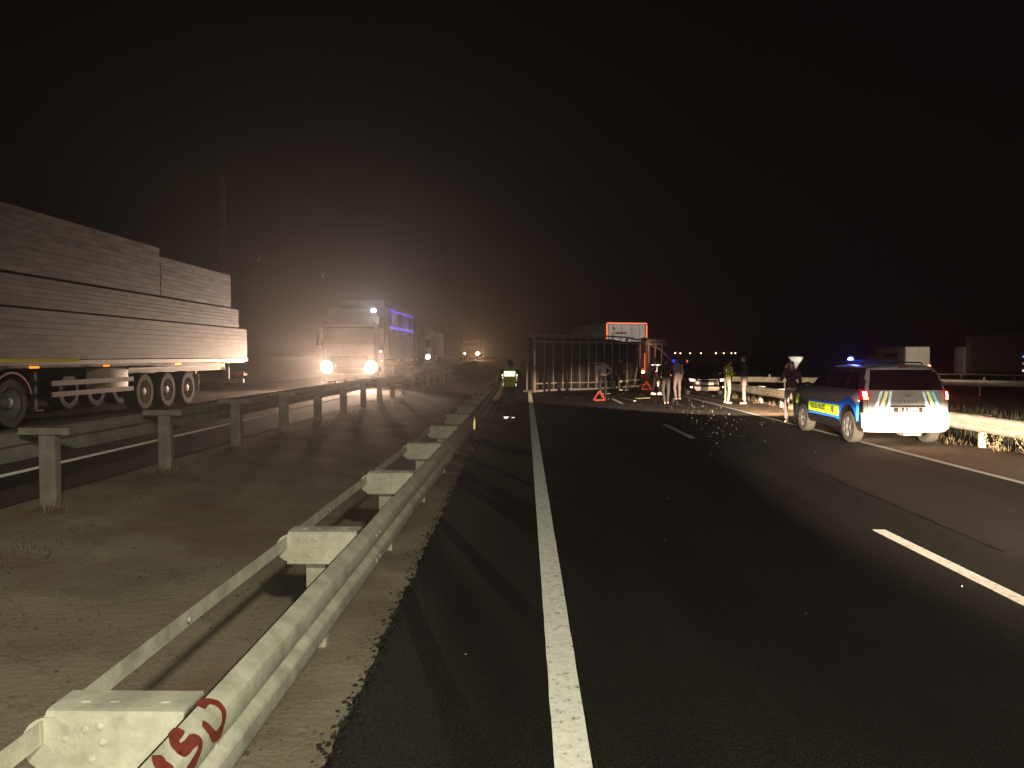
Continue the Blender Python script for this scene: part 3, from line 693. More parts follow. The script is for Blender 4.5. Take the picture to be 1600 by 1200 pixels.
sed = Car([(.20, .15, 4.0, .70), (.24, .06, 4.18, .78), (.34, .0, 4.28, .85), (.55, -.02, 4.32, .87), (.70, .0, 4.30, .875), (.78, .02, 4.20, .87), (.86, .05, 3.9, .86), (.93, .06, 3.3, .85), (.98, .10, 3.05, .84),
           (1.20, .55, 2.65, .74), (1.35, .95, 2.3, .66), (1.41, 1.2, 2.05, .58), (1.435, 1.45, 1.9, .35)], rf=(.45, .22))
def make_sedan(name, label, cat, loc, rz, paint_m, beacon=False):
    root = thing(name, label, cat, loc, rz)
    sed.body(paint_m, root, (.85, 3.42), .31, .87)
    for y in (.85, 3.42):
        for sg in (-1, 1): add_wheel(root, sg*.76, y, .31, .2, sg, rim_m=mat('pale_wheel_cover', (.5, .45, .4), .5), tyre_m=mat('dusty_tyre', (.08, .07, .055)))
    # windscreen, grille, plate, lamps
    patch(sed.front, [(-.74, 1.0), (.74, 1.0), (.60, 1.33), (-.60, 1.33)], 10, 6, .006).build('windscreen', M_glass, root)
    for sg in (-1, 1):
        f = lambda y, z, o, sg=sg: sed.side(sg, y, z, o)
        for y0, y1, y2, y3 in ((.85, 1.75, 1.75, 1.15), (1.82, 2.85, 2.35, 1.82)): patch(f, [(y0, 1.01), (y1, 1.01), (y2, 1.31), (y3, 1.31)], 5, 5, .005).build('side_window', M_glass, root)
        patch(sed.front, [(sg*.58, .66), (sg*.78, .68), (sg*.80, .78), (sg*.56, .76)], 5, 4, .012).build('headlight', retro('headlight_glass', (.75, .72, .68), .35, .5, (.4, .38, .35)), root)
        patch(sed.front, [(sg*.66, .36), (sg*.76, .36), (sg*.76, .43), (sg*.66, .43)], 3, 3, .012).build('fog_light', MATS['headlight_glass'], root)
        b = MB(); b.ball((sg*.96, 2.75, 1.0), (.10, .05, .07), 10, 8); b.bar((sg*.82, 2.75, .96), (sg*.93, 2.75, .98), .04, .04); b.build('side_mirror', paint_m, root)
    patch(sed.front, [(-.42, .52), (.42, .52), (.46, .72), (-.46, .72)], 8, 4, .008).build('grille', M_dark, root)
    g_ = MB()
    for a, c in (((-.48, .50), (-.44, .735)), ((-.44, .735), (.44, .735)), ((.44, .735), (.48, .50))): g_.tube([sed.front(a[0]+(c[0]-a[0])*t/6, a[1]+(c[1]-a[1])*t/6, .02) for t in range(7)], .014, 6)
    g_.build('grille_surround', mat('chrome_trim', (.6, .57, .53), .3, .5), root)
    patch(sed.front, [(-.26, .50), (.26, .50), (.26, .61), (-.26, .61)], 6, 2, .02).build('number_plate', mat('pale_plate', (.62, .58, .55), .5), root)
    patch(sed.front, [(-.50, .24), (.50, .24), (.62, .42), (-.62, .42)], 10, 4, .010).build('bumper_insert', mat('pale_bumper', (.5, .43, .36), .5), root)
    if beacon:
        b = MB(); b.box((0, 1.7, 1.50), (1.1, .26, .10)); lb = b.build('light_bar', mat('bar_lens', (.05, .06, .12)), root, bevel=.03)
        b = MB(); b.box((.34, 1.86, 1.52), (.32, .06, .16)); b.build('blue_beacon', emis('blue_beacon_dim', (.02, .05, .9), 1.2), lb)
        b = MB(); b.ball((-.40, 1.86, 1.5), .05, 8, 6); b.build('red_beacon', emis('red_beacon', (1, .08, .05), 2.5), lb)
    return root
make_sedan('parked_car', 'black saloon car facing the camera with pale number plate and lit front bumper', 'car', (8.35, 39.6, .017), R(180), mat('black_car_paint', (.012, .011, .012), .25, coat=.5))
make_sedan('parked_car', 'dark car with a blue roof light standing behind the black saloon', 'car', (9.55, 49.0, .03), R(178), mat('navy_car_paint', (.015, .017, .03), .3, coat=.5), True)
lamp('blue_beacon_lamp', 'POINT', (9.2, 46.2, 1.9), 4, (.05, .08, 1), size=.08)

# ---- box bodied vehicles
def rounded_box(b, x0, x1, y0, y1, z0, z1, r=.06):
    def lp(z, q):
        o = []
        for cx, cy, a0 in ((x1-r, y1-r, 0), (x0+r, y1-r, 90), (x0+r, y0+r, 180), (x1-r, y0+r, 270)):
            for k in range(4): a = R(a0+k*30); o.append((cx+(r-q)*math.cos(a), cy+(r-q)*math.sin(a), z))
        return o
    b.loft([lp(z0, r*.5), lp(z0+r*.5, 0), lp(z1-r, 0), lp(z1-r*.3, r*.3), lp(z1, r)])
def lorry_cab(root, yf, wd, h, m, deflector=0, lights=True, lit='lorry_headlight'):
    # cab-over cab whose nose is at local y=yf and looks to -y
    hw = wd/2; s = MB()
    prof = [(yf+.10, .35), (yf, .55), (yf, 1.5), (yf+.03, 1.9), (yf+.28, h-.35), (yf+.55, h), (yf+2.15, h), (yf+2.2, h-.1), (yf+2.2, .9), (yf+1.7, .85), (yf+1.55, .45)]
    s.loft([[(-hw+.12, y+.04, z-.02*(z > 2)) for y, z in prof], [(-hw, y+.12 if y < yf+.3 else y, z) for y, z in prof], [(hw, y+.12 if y < yf+.3 else y, z) for y, z in prof], [(hw-.12, y+.04, z-.02*(z > 2)) for y, z in prof]])
    # main front slab slightly proud
    s.prism([(yf-.012, .5), (yf-.012, 1.5), (yf+.018, 1.9), (yf+.2, 1.9), (yf+.2, .5)], -hw+.14, hw-.14)
    s.build('cab', m, root, ang=30)
    def fr(x, z, off=0):
        y = yf-.012 if z < 1.5 else yf-.012+.03*(z-1.5)/.4 if z < 1.9 else yf+.03+.25*(z-1.9)/(h-.35-1.9)
        return Vector((x, y-.012-off, z))
    patch(lambda x, z, o: fr(x, z, o), [(-hw+.14, 1.98), (hw-.14, 1.98), (hw-.2, h-.5), (-hw+.2, h-.5)], 6, 4, .05).build('windscreen', M_glass, root)
    b = MB()
    for k in range(6): b.box((0, yf-.03, .95+k*.09), (hw*1.35, .03, .05))
    b.build('grille', M_dark, root)
    b = MB(); b.box((0, yf-.045, .50), (wd*.98, .16, .32)); b.build('bumper', m, root, bevel=.04)
    b = MB(); b.box((0, yf-.14, .52), (.52, .012, .11)); b.build('number_plate', retro('lorry_plate', (1, .75, .6), .4, .6, (.7, .6, .5)), root)
    b = MB(); b.box((0, yf+.05, h-.38), (wd*.92, .35, .16), Matrix.Rotation(R(-20), 3, 'X')); b.build('sun_visor', mat('visor', (.30, .25, .23), .5), root)
    for sg in (-1, 1):
        b = MB(); b.box((sg*(hw+.16), yf+.25, 2.3), (.22, .1, .75)); b.tube([(sg*(hw-.02), yf+.3, 2.75), (sg*(hw+.16), yf+.25, 2.72)], .02, 6); b.build('side_mirror', M_dark, root, bevel=.03)
        b = MB(); b.box((sg*(hw-.0), yf+1.15, 2.25), (.015, 1.0, .75)); b.build('side_window', M_glass, root)
    if deflector:
        b = MB(); b.prism([(yf+.5, h-.02), (yf+.75, h+deflector*.55), (yf+1.4, h+deflector), (yf+2.15, h+deflector), (yf+2.15, h-.02)], -hw+.12, hw-.12); b.build('roof_deflector', m, root, ang=40)

# ---- near left lorry: long trailer with slatted aluminium sides
def make_board_trailer():
    X = -10.05; root = thing('semi_trailer_lorry', 'long lorry with stepped board-sided trailer, orange side lamps lit, passing at the left edge', 'lorry', (X-1.25, 27.6, .40))
    L = 13.4; hw = 1.25
    b = MB(); b.box((0, -L/2, 1.27), (2.3, L, .14))
    for x in (-.45, .45): b.box((x, -L/2, 1.08), (.14, L*.97, .24))
    b.build('chassis', M_chas, root)
    b = MB(); b.box((0, -L/2, 1.31), (2.52, L+.02, .10)); b.build('load_bed', mat('bed_rail', (.36, .28, .21), .5), root)
    # tiers of boards: (z0, z1, y_tail, y_front)
    tiers = [(1.38, 2.40, -.02, -L+.02, 8, hw), (2.44, 3.06, -.75, -L, 6, hw-.02), (3.12, 4.20, -1.35, -6.4, 9, hw-.05), (3.12, 4.42, -6.45, -L, 10, hw-.05)]
    bm_ = {}
    for (z0, z1, ya, yb, n_, hx) in tiers:
        h = (z1-z0)/n_
        key = (round(abs(ya-yb), 2), round(h, 3))
        t = MB(); w_, hh = .04, h/2-.003
        t.box((0, 0, 0), (w_, abs(ya-yb), hh*2)); me = t.mesh('side_board', M_alu)
        for k in range(n_):
            for sg in (1, -1):
                o = bpy.data.objects.new('side_board', me); col.objects.link(o); o.parent = root; o.location = (sg*(hx-.02+random.uniform(-.008, .008)), (ya+yb)/2+random.uniform(-.03, .03), z0+h*(k+.5)+random.uniform(-.002, .002)); o.rotation_euler = (0, 0, 0 if sg > 0 else math.pi)
            t2 = None
        te = MB()
        for k in range(n_): te.box((0, ya-.03+.004*(k % 2), z0+h*(k+.5)), (hx*2-.09, .04, h-.012)); 
        te.build('tail_boards', M_alu, root, smooth=False)
        lo = MB(); lo.box((0, (ya+yb)/2, (z0+z1)/2-.03), (hx*2-.14, abs(ya-yb)-.12, z1-z0-.06)); lo.build('cargo', mat('cargo_sheet', (.3, .26, .22), .8), root)
    b = MB(); b.box((hw+.03, -12.1, 1.36), (.012, 3.2, .07)); b.build('yellow_strip', retro('yellow_strip', (.8, .65, .1), .5, .3), root)
    am = emis('amber_side_lamp', (1, .27, .02), 1.7); am2 = emis('amber_side_lamp_bright', (1, .45, .08), 3.2)
    for y, m_, l_ in ((-12.1, am, .30), (-9.4, am, .26), (-5.6, am2, .34), (-2.4, am, .26)):
        q = MB(); q.box((hw+.03, y, 1.215), (.03, l_, .045)); q.build('side_lamp', m_, root, bevel=.01)
    for y in (-5.0, -6.3, -7.6):
        for sg in (-1, 1): add_wheel(root, sg*1.02, y+.2, .50, .38, sg, truck=True, rim_m=mat('pale_rim', (.55, .46, .36), .5))
    b = MB(); b.box((1.0, -6.2, 1.13), (.5, 4.2, .03)); b.build('mudguard', M_dark, root)
    b = MB(); b.box((1.02, -4.1, .62), (.42, .02, .55)); b.build('mud_flap', mat('pale_flap', (.5, .42, .34), .6), root)
    for z in (.62, .86): q = MB(); q.box((hw-.03, -9.75, z), (.03, 3.4, .11)); q.build('side_guard', M_galv, root)
    b = MB(); rounded_box(b, .6, 1.18, -9.15, -8.15, .62, 1.17, .08); b.build('toolbox', mat('cream_box', (.8, .68, .55), .5), root)
    b = MB(); b.box((0, -.1, .55), (2.3, .1, .14)); 
    for x in (-.6, .6): b.box((x, -.15, .8), (.08, .08, .5))
    b.build('rear_bumper', M_galv, root)
    for sg in (-1, 1):
        q = MB(); q.box((sg*.95, .0, .80), (.36, .06, .14)); lo = q.build('tail_light', mat('red_lens', (.5, .01, .01)), root)
        q = MB(); q.box((sg*1.22, -.05, .78), (.03, .16, .05)); q.build('marker_lamp', emis('pale_marker', (1, .62, .42), 1.6), lo)
    for y in (-10.8,):
        for x in (-.5, .5): q = MB(); q.bar((x*1.6, y-.6, 1.1), (x*1.6, y-.6, .30), .1, .1); q.box((x*1.6, y-.6, .28), (.25, .25, .03)); q.build('landing_leg', M_chas, root)
    # tractor unit, pulling towards -y
    b = MB()
    for x in (-.42, .42): b.box((x, -14.6, .85), (.12, 5.6, .26))
    b.build('tractor_frame', M_red, root)
    for y in (-12.75,):
        for sg in (-1, 1): add_wheel(root, sg*.98, y, .52, .5, sg, truck=True, rim_m=mat('grey_rim', (.3, .3, .29), .5))
    for sg in (-1, 1):
        b = MB(); loops = [[(sg*.72, -12.75+.64*math.cos(a), .52+.62*math.sin(a)), (sg*1.25, -12.75+.64*math.cos(a), .52+.62*math.sin(a)), (sg*1.25, -12.75+.60*math.cos(a), .52+.58*math.sin(a)), (sg*.72, -12.75+.60*math.cos(a), .52+.58*math.sin(a))] for a in [R(15+k*15) for k in range(11)]]
        b.loft(loops); b.build('wheel_guard', M_red, root)
    for sg in (-1, 1): add_wheel(root, sg*1.02, -16.6, .52, .32, sg, truck=True)
    b = MB(); rounded_box(b, .55, 1.2, -15.6, -14.2, .45, 1.05, .1); b.build('fuel_tank', M_galv, root)
    sub = bpy.data.objects.new('cab_unit', None)
    lorry_cab(root, -17.9, 2.5, 3.3, M_red, .6)
    return root
make_board_trailer()

# ---- oncoming lorry in the haze
def make_oncoming():
    cx = -7.82; root = thing('oncoming_lorry', 'oncoming lorry in the haze with blazing headlights and a white lamp on its roof', 'lorry', (cx, 34.0, .40))
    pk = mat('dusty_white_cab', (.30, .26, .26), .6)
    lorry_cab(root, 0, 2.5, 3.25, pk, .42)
    for sg in (-1, 1):
        b = MB(); b.tube([(sg*.98, -.02, .96), (sg*.98, -.14, .96)], [.30, .27], 24); hl = b.build('headlight', mat('lamp_housing', (.4, .4, .4), .3), root)
        q = MB(); q.tube([(sg*.98, -.141, .96), (sg*.98, -.17, .96)], [.255, .20], 24); q.build('bulb', emis('lorry_headlight', (1, .82, .62), 60), hl)
    q = MB(); q.ball((1.10, -.05, 3.46), (.11, .07, .09), 14, 10); q.build('roof_lamp', emis('white_roof_lamp', (.85, .92, 1), 22), root)
    q = MB(); q.box((1.17, 1.2, 1.66), (.05, .30, .07)); q.build('side_lamp', emis('white_side_lamp', (1, .95, .8), 5), root)
    for i, (y, s) in enumerate(((.9, 4), (5.6, 1.2), (8, .8), (10.2, .8), (12.4, .8))):
        q = MB(); q.box((1.27, y, 1.22), (.04, .22, .07)); q.build('side_lamp', emis('amber_lamp_%s' % ('near' if i == 0 else 'far'), (1, .5, .28), s), root)
    # curtain trailer with ridged roof load
    b = MB(); rounded_box(b, -1.25, 1.25, 2.9, 16.4, 1.3, 3.72, .05); b.build('trailer_body', mat('mauve_curtain', (.34, .29, .33), .6), root, ang=30)
    for k in range(8): q = MB(); q.box((1.262, 3.6+k*1.75, 2.5), (.025, .08, 2.3)); q.build('curtain_post', mat('post_grey', (.4, .37, .4), .5), root)
    b = MB(); rounded_box(b, -1.1, 1.1, 2.6, 12, 3.73, 4.12, .18); b.build('roof_load', mat('roof_load_sheet', (.42, .36, .36), .7), root, ang=30)
    bl = emis('violet_reflection_glow', (.16, .12, 1), .75)  # blue beacon reflections on the trailer drawn as self-glowing violet strips
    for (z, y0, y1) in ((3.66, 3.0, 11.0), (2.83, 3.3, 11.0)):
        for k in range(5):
            a = y0+(y1-y0)*k/5; q = MB(); q.box((1.275, a+.7, z), (.02, 1.3, .09 if z > 3 else .13)); q.build('violet_reflection', bl, root)
    b = MB(); b.box((0, 9.6, 1.12), (2.3, 13.4, .25)); b.build('chassis', M_chas, root)
    for y in (.9, 4.4, 12, 13.3, 14.6):
        for sg in (-1, 1): add_wheel(root, sg*1.02, y, .5, .34, sg, truck=True)
    b = MB()
    for z in (.6, .85): b.box((1.2, 8.2, z), (.03, 5, .1))
    b.build('side_guard', M_galv, root)
    return root
make_oncoming()
HW = (1.0, .68, .48)
for x in (-8.8, -6.84):
    lamp('lorry_headlight_beam', 'SPOT', (x, 33.5, 1.36), 2500, HW, (x-4, 10, .3), size=.14, cone=130, blend=1.0)
lamp('roof_lamp_beam', 'SPOT', (-6.72, 33.7, 3.88), 260, (.8, .88, 1), (-5, 10, 1), size=.08, cone=120, blend=.8)

for y, z in ((38.5, 3.9), (42.5, 3.4)): lamp('violet_wash_fill', 'POINT', (-6.25, y, z), 8, (.22, .18, 1), size=.2)  # added point lamps, a blue wash over the trailer side
# ---- following lorry and a distant one
def far_lorry(label, loc, glow, one=True):
    root = thing('distant_lorry', label, 'lorry', loc)
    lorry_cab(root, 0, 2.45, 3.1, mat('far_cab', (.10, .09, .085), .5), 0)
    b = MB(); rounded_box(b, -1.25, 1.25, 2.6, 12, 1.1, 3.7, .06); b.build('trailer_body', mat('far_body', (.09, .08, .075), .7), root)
    for y in (.9, 4, 10): 
        for sg in (-1, 1): add_wheel(root, sg*1.0, y, .5, .3, sg, truck=True)
    for sg, s in ((-1, .5 if one else 1), (1, 1)):
        q = MB(); q.tube([(sg*.95, -.13, .95), (sg*.95, -.15, .95)], .22 if sg > 0 else .10, 16); q.build('headlight', emis(glow[0]+('_dim' if s < 1 else ''), glow[1], glow[2]*s), root)
    q = MB(); q.box((0, -.14, .93), (1.9, .01, .06)); q.build('number_plate', mat('far_plate', (.5, .4, .3)), root)
    return root
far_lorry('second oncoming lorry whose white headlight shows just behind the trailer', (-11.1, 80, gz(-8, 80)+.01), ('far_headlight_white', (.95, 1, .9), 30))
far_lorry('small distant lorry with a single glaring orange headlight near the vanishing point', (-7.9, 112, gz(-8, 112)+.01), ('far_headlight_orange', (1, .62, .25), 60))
lamp('far_headlight_beam', 'SPOT', (-6.95, 111.7, gz(-8, 112)+1.2), 1100, (1, .58, .28), (-5.5, 70, 1.2), size=.15, cone=150, blend=1)
# striped marker post and short rail lit by the distant lorry
root = thing('marker_post', 'striped marker post standing at a lit rail end far up the left carriageway', 'marker post', (-8.75, 104, gz(-8.7, 104)))
for k in range(5): b = MB(); b.tube([(0, 0, .45+k*.26), (0, 0, .45+k*.26+.14)], .12, 8); b.build('white_band', retro('band_white', (1, .8, .7), .5, .5), root)
b = MB(); b.tube([(0, 0, -.05), (0, 0, 1.7)], .09, 8); b.build('post', M_dark, root)

# ---- standing box lorry outlined by red light
def make_box_lorry():
    root = thing('box_lorry', 'white box lorry standing behind the overturned frame, rear outlined by a red light strip', 'lorry', (6.62, 50.4, .017), R(13))
    hw = 1.36; H = 3.98
    b = MB(); rounded_box(b, -hw, hw, .05, 8.0, 1.05, H, .05); b.build('cargo_box', mat('cream_box_body', (.78, .66, .52), .5), root, ang=30)
    for sg in (-1, 1): q = MB(); q.box((sg*.66, .035, 2.5), (1.29, .05, 2.86)); q.build('rear_door', mat('grey_door', (.22, .20, .19), .5), root)
    q = MB(); q.box((0, .003, 3.33), (2.5, .012, 1.14)); q.build('upper_panel', retro('panel_brightening_film', (1, .95, .92), .38, .8, (.75, .70, .67)), root)  # retroreflective film added to brighten the upper rear panel
    q = MB()
    for x in (-.9, -.35, .35, .9): q.tube([(x, -.01, 1.1), (x, -.01, 3.85)], .016, 6)
    q.build('locking_bars', M_galv, root)
    rs = emis('red_light_strip', (1, .20, .10), 1.9)
    for a, c in (((-hw-.01, H-.02), (hw+.01, H-.02)), ((-hw-.01, H-.1), (-hw-.01, 2.72)), ((hw+.01, H-.1), (hw+.01, 2.62))):
        q = MB(); q.bar((a[0], -.03, a[1]), (c[0], -.03, c[1]), .055, .055); q.build('light_strip', rs, root)
    # door print: bird-like mark, a name bar of small dark blocks, a column of marks
    pr = mat('door_print', (.16, .06, .07), .6)
    q = MB(); q.add([(-1.02, -.006, 3.72), (-.80, -.006, 3.60), (-.84, -.006, 3.50), (-.96, -.006, 3.60)], [(0, 1, 2, 3)]); q.add([(-.92, -.006, 3.66), (-.82, -.006, 3.70), (-.86, -.006, 3.60)], [(0, 1, 2)]); q.build('bird_logo', mat('logo_print', (.03, .02, .03)), root)
    q = MB()
    for k in range(8): q.box((-.76+k*.098, -.006, 3.32), (.07, .006, .14))
    q.build('name_print', pr, root)
    q = MB()
    for k in range(5): q.box((-1.0, -.006, 3.30-k*.13), (.09, .006, .07))
    q.build('side_print', pr, root)
    b = MB(); b.box((0, .1, .95), (2.6, .12, .18)); b.box((0, .1, .55), (2.3, .1, .1)); b.build('rear_bumper', M_galv, root)
    for sg in (-1, 1):
        q = MB(); q.box((sg*1.02, .0, .78), (.50, .06, .22)); lo = q.build('tail_light', mat('red_lens', (.5, .01, .01)), root)
        q = MB(); q.ball((sg*1.12, -.05, .78), (.13, .03, .10), 12, 8); q.build('bulb', emis('orange_tail_glow', (1, .42, .12), 16), lo)
        q = MB(); q.ball((sg*.84, -.05, .74), (.09, .03, .07), 12, 8); q.build('bulb', emis('red_tail_glow', (1, .12, .05), 9), lo)
    q = MB(); q.box((.88, -.04, 1.52), (.09, .04, .62)); q.build('yellow_marker', emis('yellow_marker_glow', (1, .62, .04), 1.5), root)
    q = MB(); q.box((1.25, -.04, 1.45), (.05, .04, 1.1)); q.box((1.12, -.04, .93), (.3, .04, .05)); q.build('red_marker', emis('red_marker_glow', (1, .12, .05), 1.2), root)
    for y in (1.5, 6.5):
        for sg in (-1, 1): add_wheel(root, sg*1.1, y, .5, .34, sg, truck=True)
    b = MB(); b.box((0, 5, .85), (1.0, 10, .2)); b.build('chassis', M_chas, root)
    b = MB(); rounded_box(b, -1.22, 1.22, 8.3, 10.3, .5, 2.9, .12); b.build('cab', mat('cream_box_body', (.5, .43, .36)), root, ang=30)
    return root
make_box_lorry()
lamp('tail_lamp', 'SPOT', (7.5, 49.6, .8), 110, (1, .10, .03), (6.5, 44, .3), size=.1, cone=150)
lamp('door_fill_spot', 'SPOT', (7.6, 44.5, 2.2), 60, (1, .55, .35), (6.4, 50, 1.6), size=.1, cone=80)  # added spot that brightens the box lorry's rear

# ---- overturned trailer frame
def make_wreck():
    ang = math.atan2(8.2, 8.05); root = thing('overturned_trailer', 'overturned trailer lying on its side across the road, bare metal ribs facing the camera', 'trailer', (.45, 38.5, .017), ang)
    Lw = 11.4; ym = mat('bare_trailer_frame', (.36, .31, .27), .6, 0, .25, 3)
    for z, t in ((.06, .10), (.42, .06), (2.55, .06), (2.90, .08)):
        b = MB(); n_ = 12; pts = [(Lw*i/n_, .02*math.sin(i*1.3+z*3), z+.02*math.sin(i*.9+z)) for i in range(n_+1)]
        if z > 2.8: pts = pts[:9]+[(x, y+.1, zz-.10-(i*.03)) for i, (x, y, zz) in enumerate(pts[9:])]
        for a, c in zip(pts, pts[1:]): b.bar(a, c, t*.6, t)
        b.build('side_rail', ym, root)
    for k in range(17):
        x = .09+.69*k; bend = .04*math.sin(k*2.3)
        b = MB()
        if k not in (12,): 
            b.bar((x, .03, .06), (x+bend, .03, 1.4), .05, .04); b.bar((x+bend, .03, 1.4), (x, .03, 2.90-(.25 if k > 12 else 0)), .05, .04)
        else: b.bar((x, .03, .06), (x+.3, -.1, 2.1), .06, .045)
        b.build('rib', ym, root)
    for k in range(0, 17, 4):      # rear ribs and depth bows
        x = .09+.69*k; b = MB()
        b.bar((x, .05, 2.90), (x, .62, 2.80), .05, .05); b.bar((x, .62, .1), (x, .62, 2.80), .06, .06); b.bar((x, .05, .05), (x, .62, .05), .05, .05); b.build('bow', ym, root)
    b = MB()                        # dark crumpled curtain behind the ribs
    n1, n2 = 40, 10; vs = [(.1+9.3*i/n1, .50+.08*math.sin(i*.9)+.06*noise.noise(Vector((i*.5, j*.5, 0))), .03+2.75*j/n2-(.3*smoothstep(28, 40, i) if j == n2 else 0)) for j in range(n2+1) for i in range(n1+1)]
    b.add(vs, [(j*(n1+1)+i, j*(n1+1)+i+1, (j+1)*(n1+1)+i+1, (j+1)*(n1+1)+i) for j in range(n2) for i in range(n1)])
    b.build('torn_curtain', mat('dark_curtain', (.035, .028, .028), .7), root)
    b = MB(); b.bar((4.1, -.02, 1.45), (5.3, -.02, 1.45), .05, .06); b.build('cross_bar', ym, root)
    for z in (.05, 2.85): b = MB(); b.bar((-.03, 0, z), (-.03, .7, z), .08, .1); b.build('end_frame', ym, root)
    b = MB(); b.bar((-.03, -.01, 0), (-.03, -.01, 2.95), .09, .09); b.build('end_post', ym, root)
    b = MB(); b.box((-.05, -.065, 1.72), (.10, .02, .75)); b.build('reflective_strip', retro('dim_white_strip', (.8, .75, .7), .5, .3), root)
    b = MB(); b.bar((9.2, .1, 2.75), (12.3, .5, 2.62), .14, .32); b.build('bent_header', mat('pale_header', (.3, .27, .25), .6), root)
    b = MB(); b.bar((10.6, .2, 2.5), (12.2, .0, 1.5), .06, .06); b.bar((10.2, .25, 2.5), (11.6, .1, 2.0), .05, .05); b.build('bent_brace', ym, root)
    for x in (9.0, 9.9):
        b = MB(); b.box((x+.6, .6, 1.5), (.45, .04, 2.2)); b.build('bulkhead_panel', mat('panel_grey', (.26, .22, .2), .6), root)
    return root
make_wreck()

# ---- vehicles beyond the right verge
def make_box_van():
    root = thing('box_van', 'white box van with red tail lamps seen over the patrol car roof', 'van', (32.9, 65.0, -.15), R(2))
    pv = mat('pale_van_body', (.62, .57, .50), .5)
    b = MB(); rounded_box(b, -1.05, 1.05, 0, 5.0, .55, 2.78, .12); b.build('cargo_box', pv, root, ang=30)
    b = MB(); rounded_box(b, -.98, .98, 5.1, 7.0, .4, 2.1, .25); b.build('cab', pv, root, ang=30)
    for sg in (-1, 1):
        q = MB(); q.box((sg*.5, -.012, 1.68), (.94, .02, 2.0)); q.build('rear_door', pv, root)
        q = MB(); q.box((sg*.95, -.04, 1.12), (.24, .04, .24)); q.build('tail_light', emis('van_tail_glow', (1, .28, .15), 5), root)
        for y in (1.0, 5.8): add_wheel(root, sg*.88, y, .34, .22, sg)
    q = MB(); q.box((-1.056, 2.6, 2.05), (.01, 2.6, .35)); q.build('red_lettering_band', mat('faded_red_print', (.18, .04, .03)), root)
    q = MB(); q.box((0, -.05, .55), (2.0, .1, .14)); q.build('bumper', M_dark, root)
make_box_van()
lamp('van_rear_fill', 'SPOT', (32.6, 58, 2.6), 900, (1, .85, .65), (32.8, 65, 1.8), size=.3, cone=70)  # added fill spot aimed at the van's pale rear
def make_edge_lorry():
    root = thing('parked_lorry', 'dim grey lorry at the right edge of the view with small corner lamps', 'lorry', (36.6, 55.0, -.25), R(-6))
    b = MB(); rounded_box(b, -1.25, 1.25, 0, 9, .9, 3.75, .08); b.build('cargo_box', mat('dim_box', (.22, .2, .19), .7), root)
    b = MB(); rounded_box(b, -1.2, 1.2, 9.3, 11.3, .5, 2.9, .2); b.build('cab', mat('dim_box', (.22, .2, .19)), root)
    for z, nm, c, s in ((2.05, 'corner_lamp_blue', (.25, .3, 1), 1.2), (1.55, 'corner_lamp_pink', (.8, .35, .6), .5), (1.05, 'corner_lamp_white', (1, .9, .85), 1.2)):
        q = MB(); q.box((-1.3, -.03, z), (.09, .05, .13)); q.build('corner_lamp', emis(nm, c, s), root)
    q = MB(); q.box((-.6, -.02, 3.6), (.3, .04, .07)); q.build('corner_lamp', emis('corner_lamp_white', (1, .9, .85), 1.2), root)
    for sg in (-1, 1):
        for y in (1.5, 9.8): add_wheel(root, sg*1.0, y, .48, .3, sg, truck=True)
make_edge_lorry()

# ------------------------------------------------------------------ sign, pole, lamps, debris
root = thing('yield_sign', 'white inverted triangle yield sign on a post behind the right guardrail', 'road sign', (11.9, 34.0, gz(11.9, 34)))
b = MB(); b.tube([(0, .04, -.1), (0, .04, 1.95)], .03, 10); b.build('post', M_galv, root)
tri = lambda s, y, cz=1.83: [(x*s, y, cz+z*s) for x, z in ((-.5, .289), (.5, .289), (0, -.577))]
def rtri(s, y0, y1, cz=1.83, r=.05):
    c = [(-.5*s, .289*s), (.5*s, .289*s), (0, -.577*s)]; pts = []
    for i in range(3):
        p = Vector(c[i]); a = (Vector(c[i-1])-p).normalized(); d = (Vector(c[(i+1) % 3])-p).normalized()
        for t in (0, .5, 1): 
            q = p+a*r*(1-t)+d*r*t; q = q.lerp(p, .25 if t == .5 else 0); pts.append(q)
    return [[(q.x, y, cz+q.y) for q in pts] for y in (y0, y1)]
b = MB(); b.loft(rtri(.74, 0, .012)); b.build('sign_border', retro('sign_border_film', (.75, .50, .42), .45, .4, (.4, .12, .08)), root, smooth=False)
b = MB(); b.loft(rtri(.62, -.004, 0)); b.build('sign_face', retro('sign_white_film', (1, .95, .85), .22, 1), root, smooth=False)

root = thing('utility_pole', 'tall grey pole rising behind the board-sided lorry', 'pole', (-16.0, 40.5, .2))
b = MB(); b.tube([(0, 0, -.3), (0, 0, 5), (0, 0, 11.1)], [.26, .23, .20], 14); b.build('shaft', mat('concrete_pole', (.34, .31, .28), .8), root)
b = MB(); b.bar((-.3, 0, 10.9), (.3, 0, 10.9), .08, .08); b.build('crossarm', M_galv, root)

am = emis('sodium_lamp', (1, .62, .36), 9)
proto = None
for i, (px, s) in enumerate(((1054, .8), (1062, .5), (1077, .7), (1094, 1), (1117, 1.2), (1129, .9), (1141, 1.2), (1147, 1.1))):
    Y = 360+(i*37) % 40; x = (px-821)/1200*Y; z = gz(min(x, 299), Y)
    lab = ('leftmost', 'second', 'third', 'fourth', 'fifth', 'sixth', 'seventh', 'rightmost')[i]+' of the eight tiny lamps on the horizon'
    if proto is None:
        proto = thing('street_lamp', lab, 'street lamp', (x, Y, z), 0, 'distant street lamps on the horizon'); o = proto
        b = MB(); b.tube([(0, 0, 0), (0, 0, 3.2)], .09, 8); b.build('pole', M_chas, proto)
        b = MB(); b.ball((0, 0, 3.45), .36, 10, 8); b.build('lamp_head', am, proto)
    else: o = copy_tree(proto); o.location = (x, Y, z); o['label'] = lab

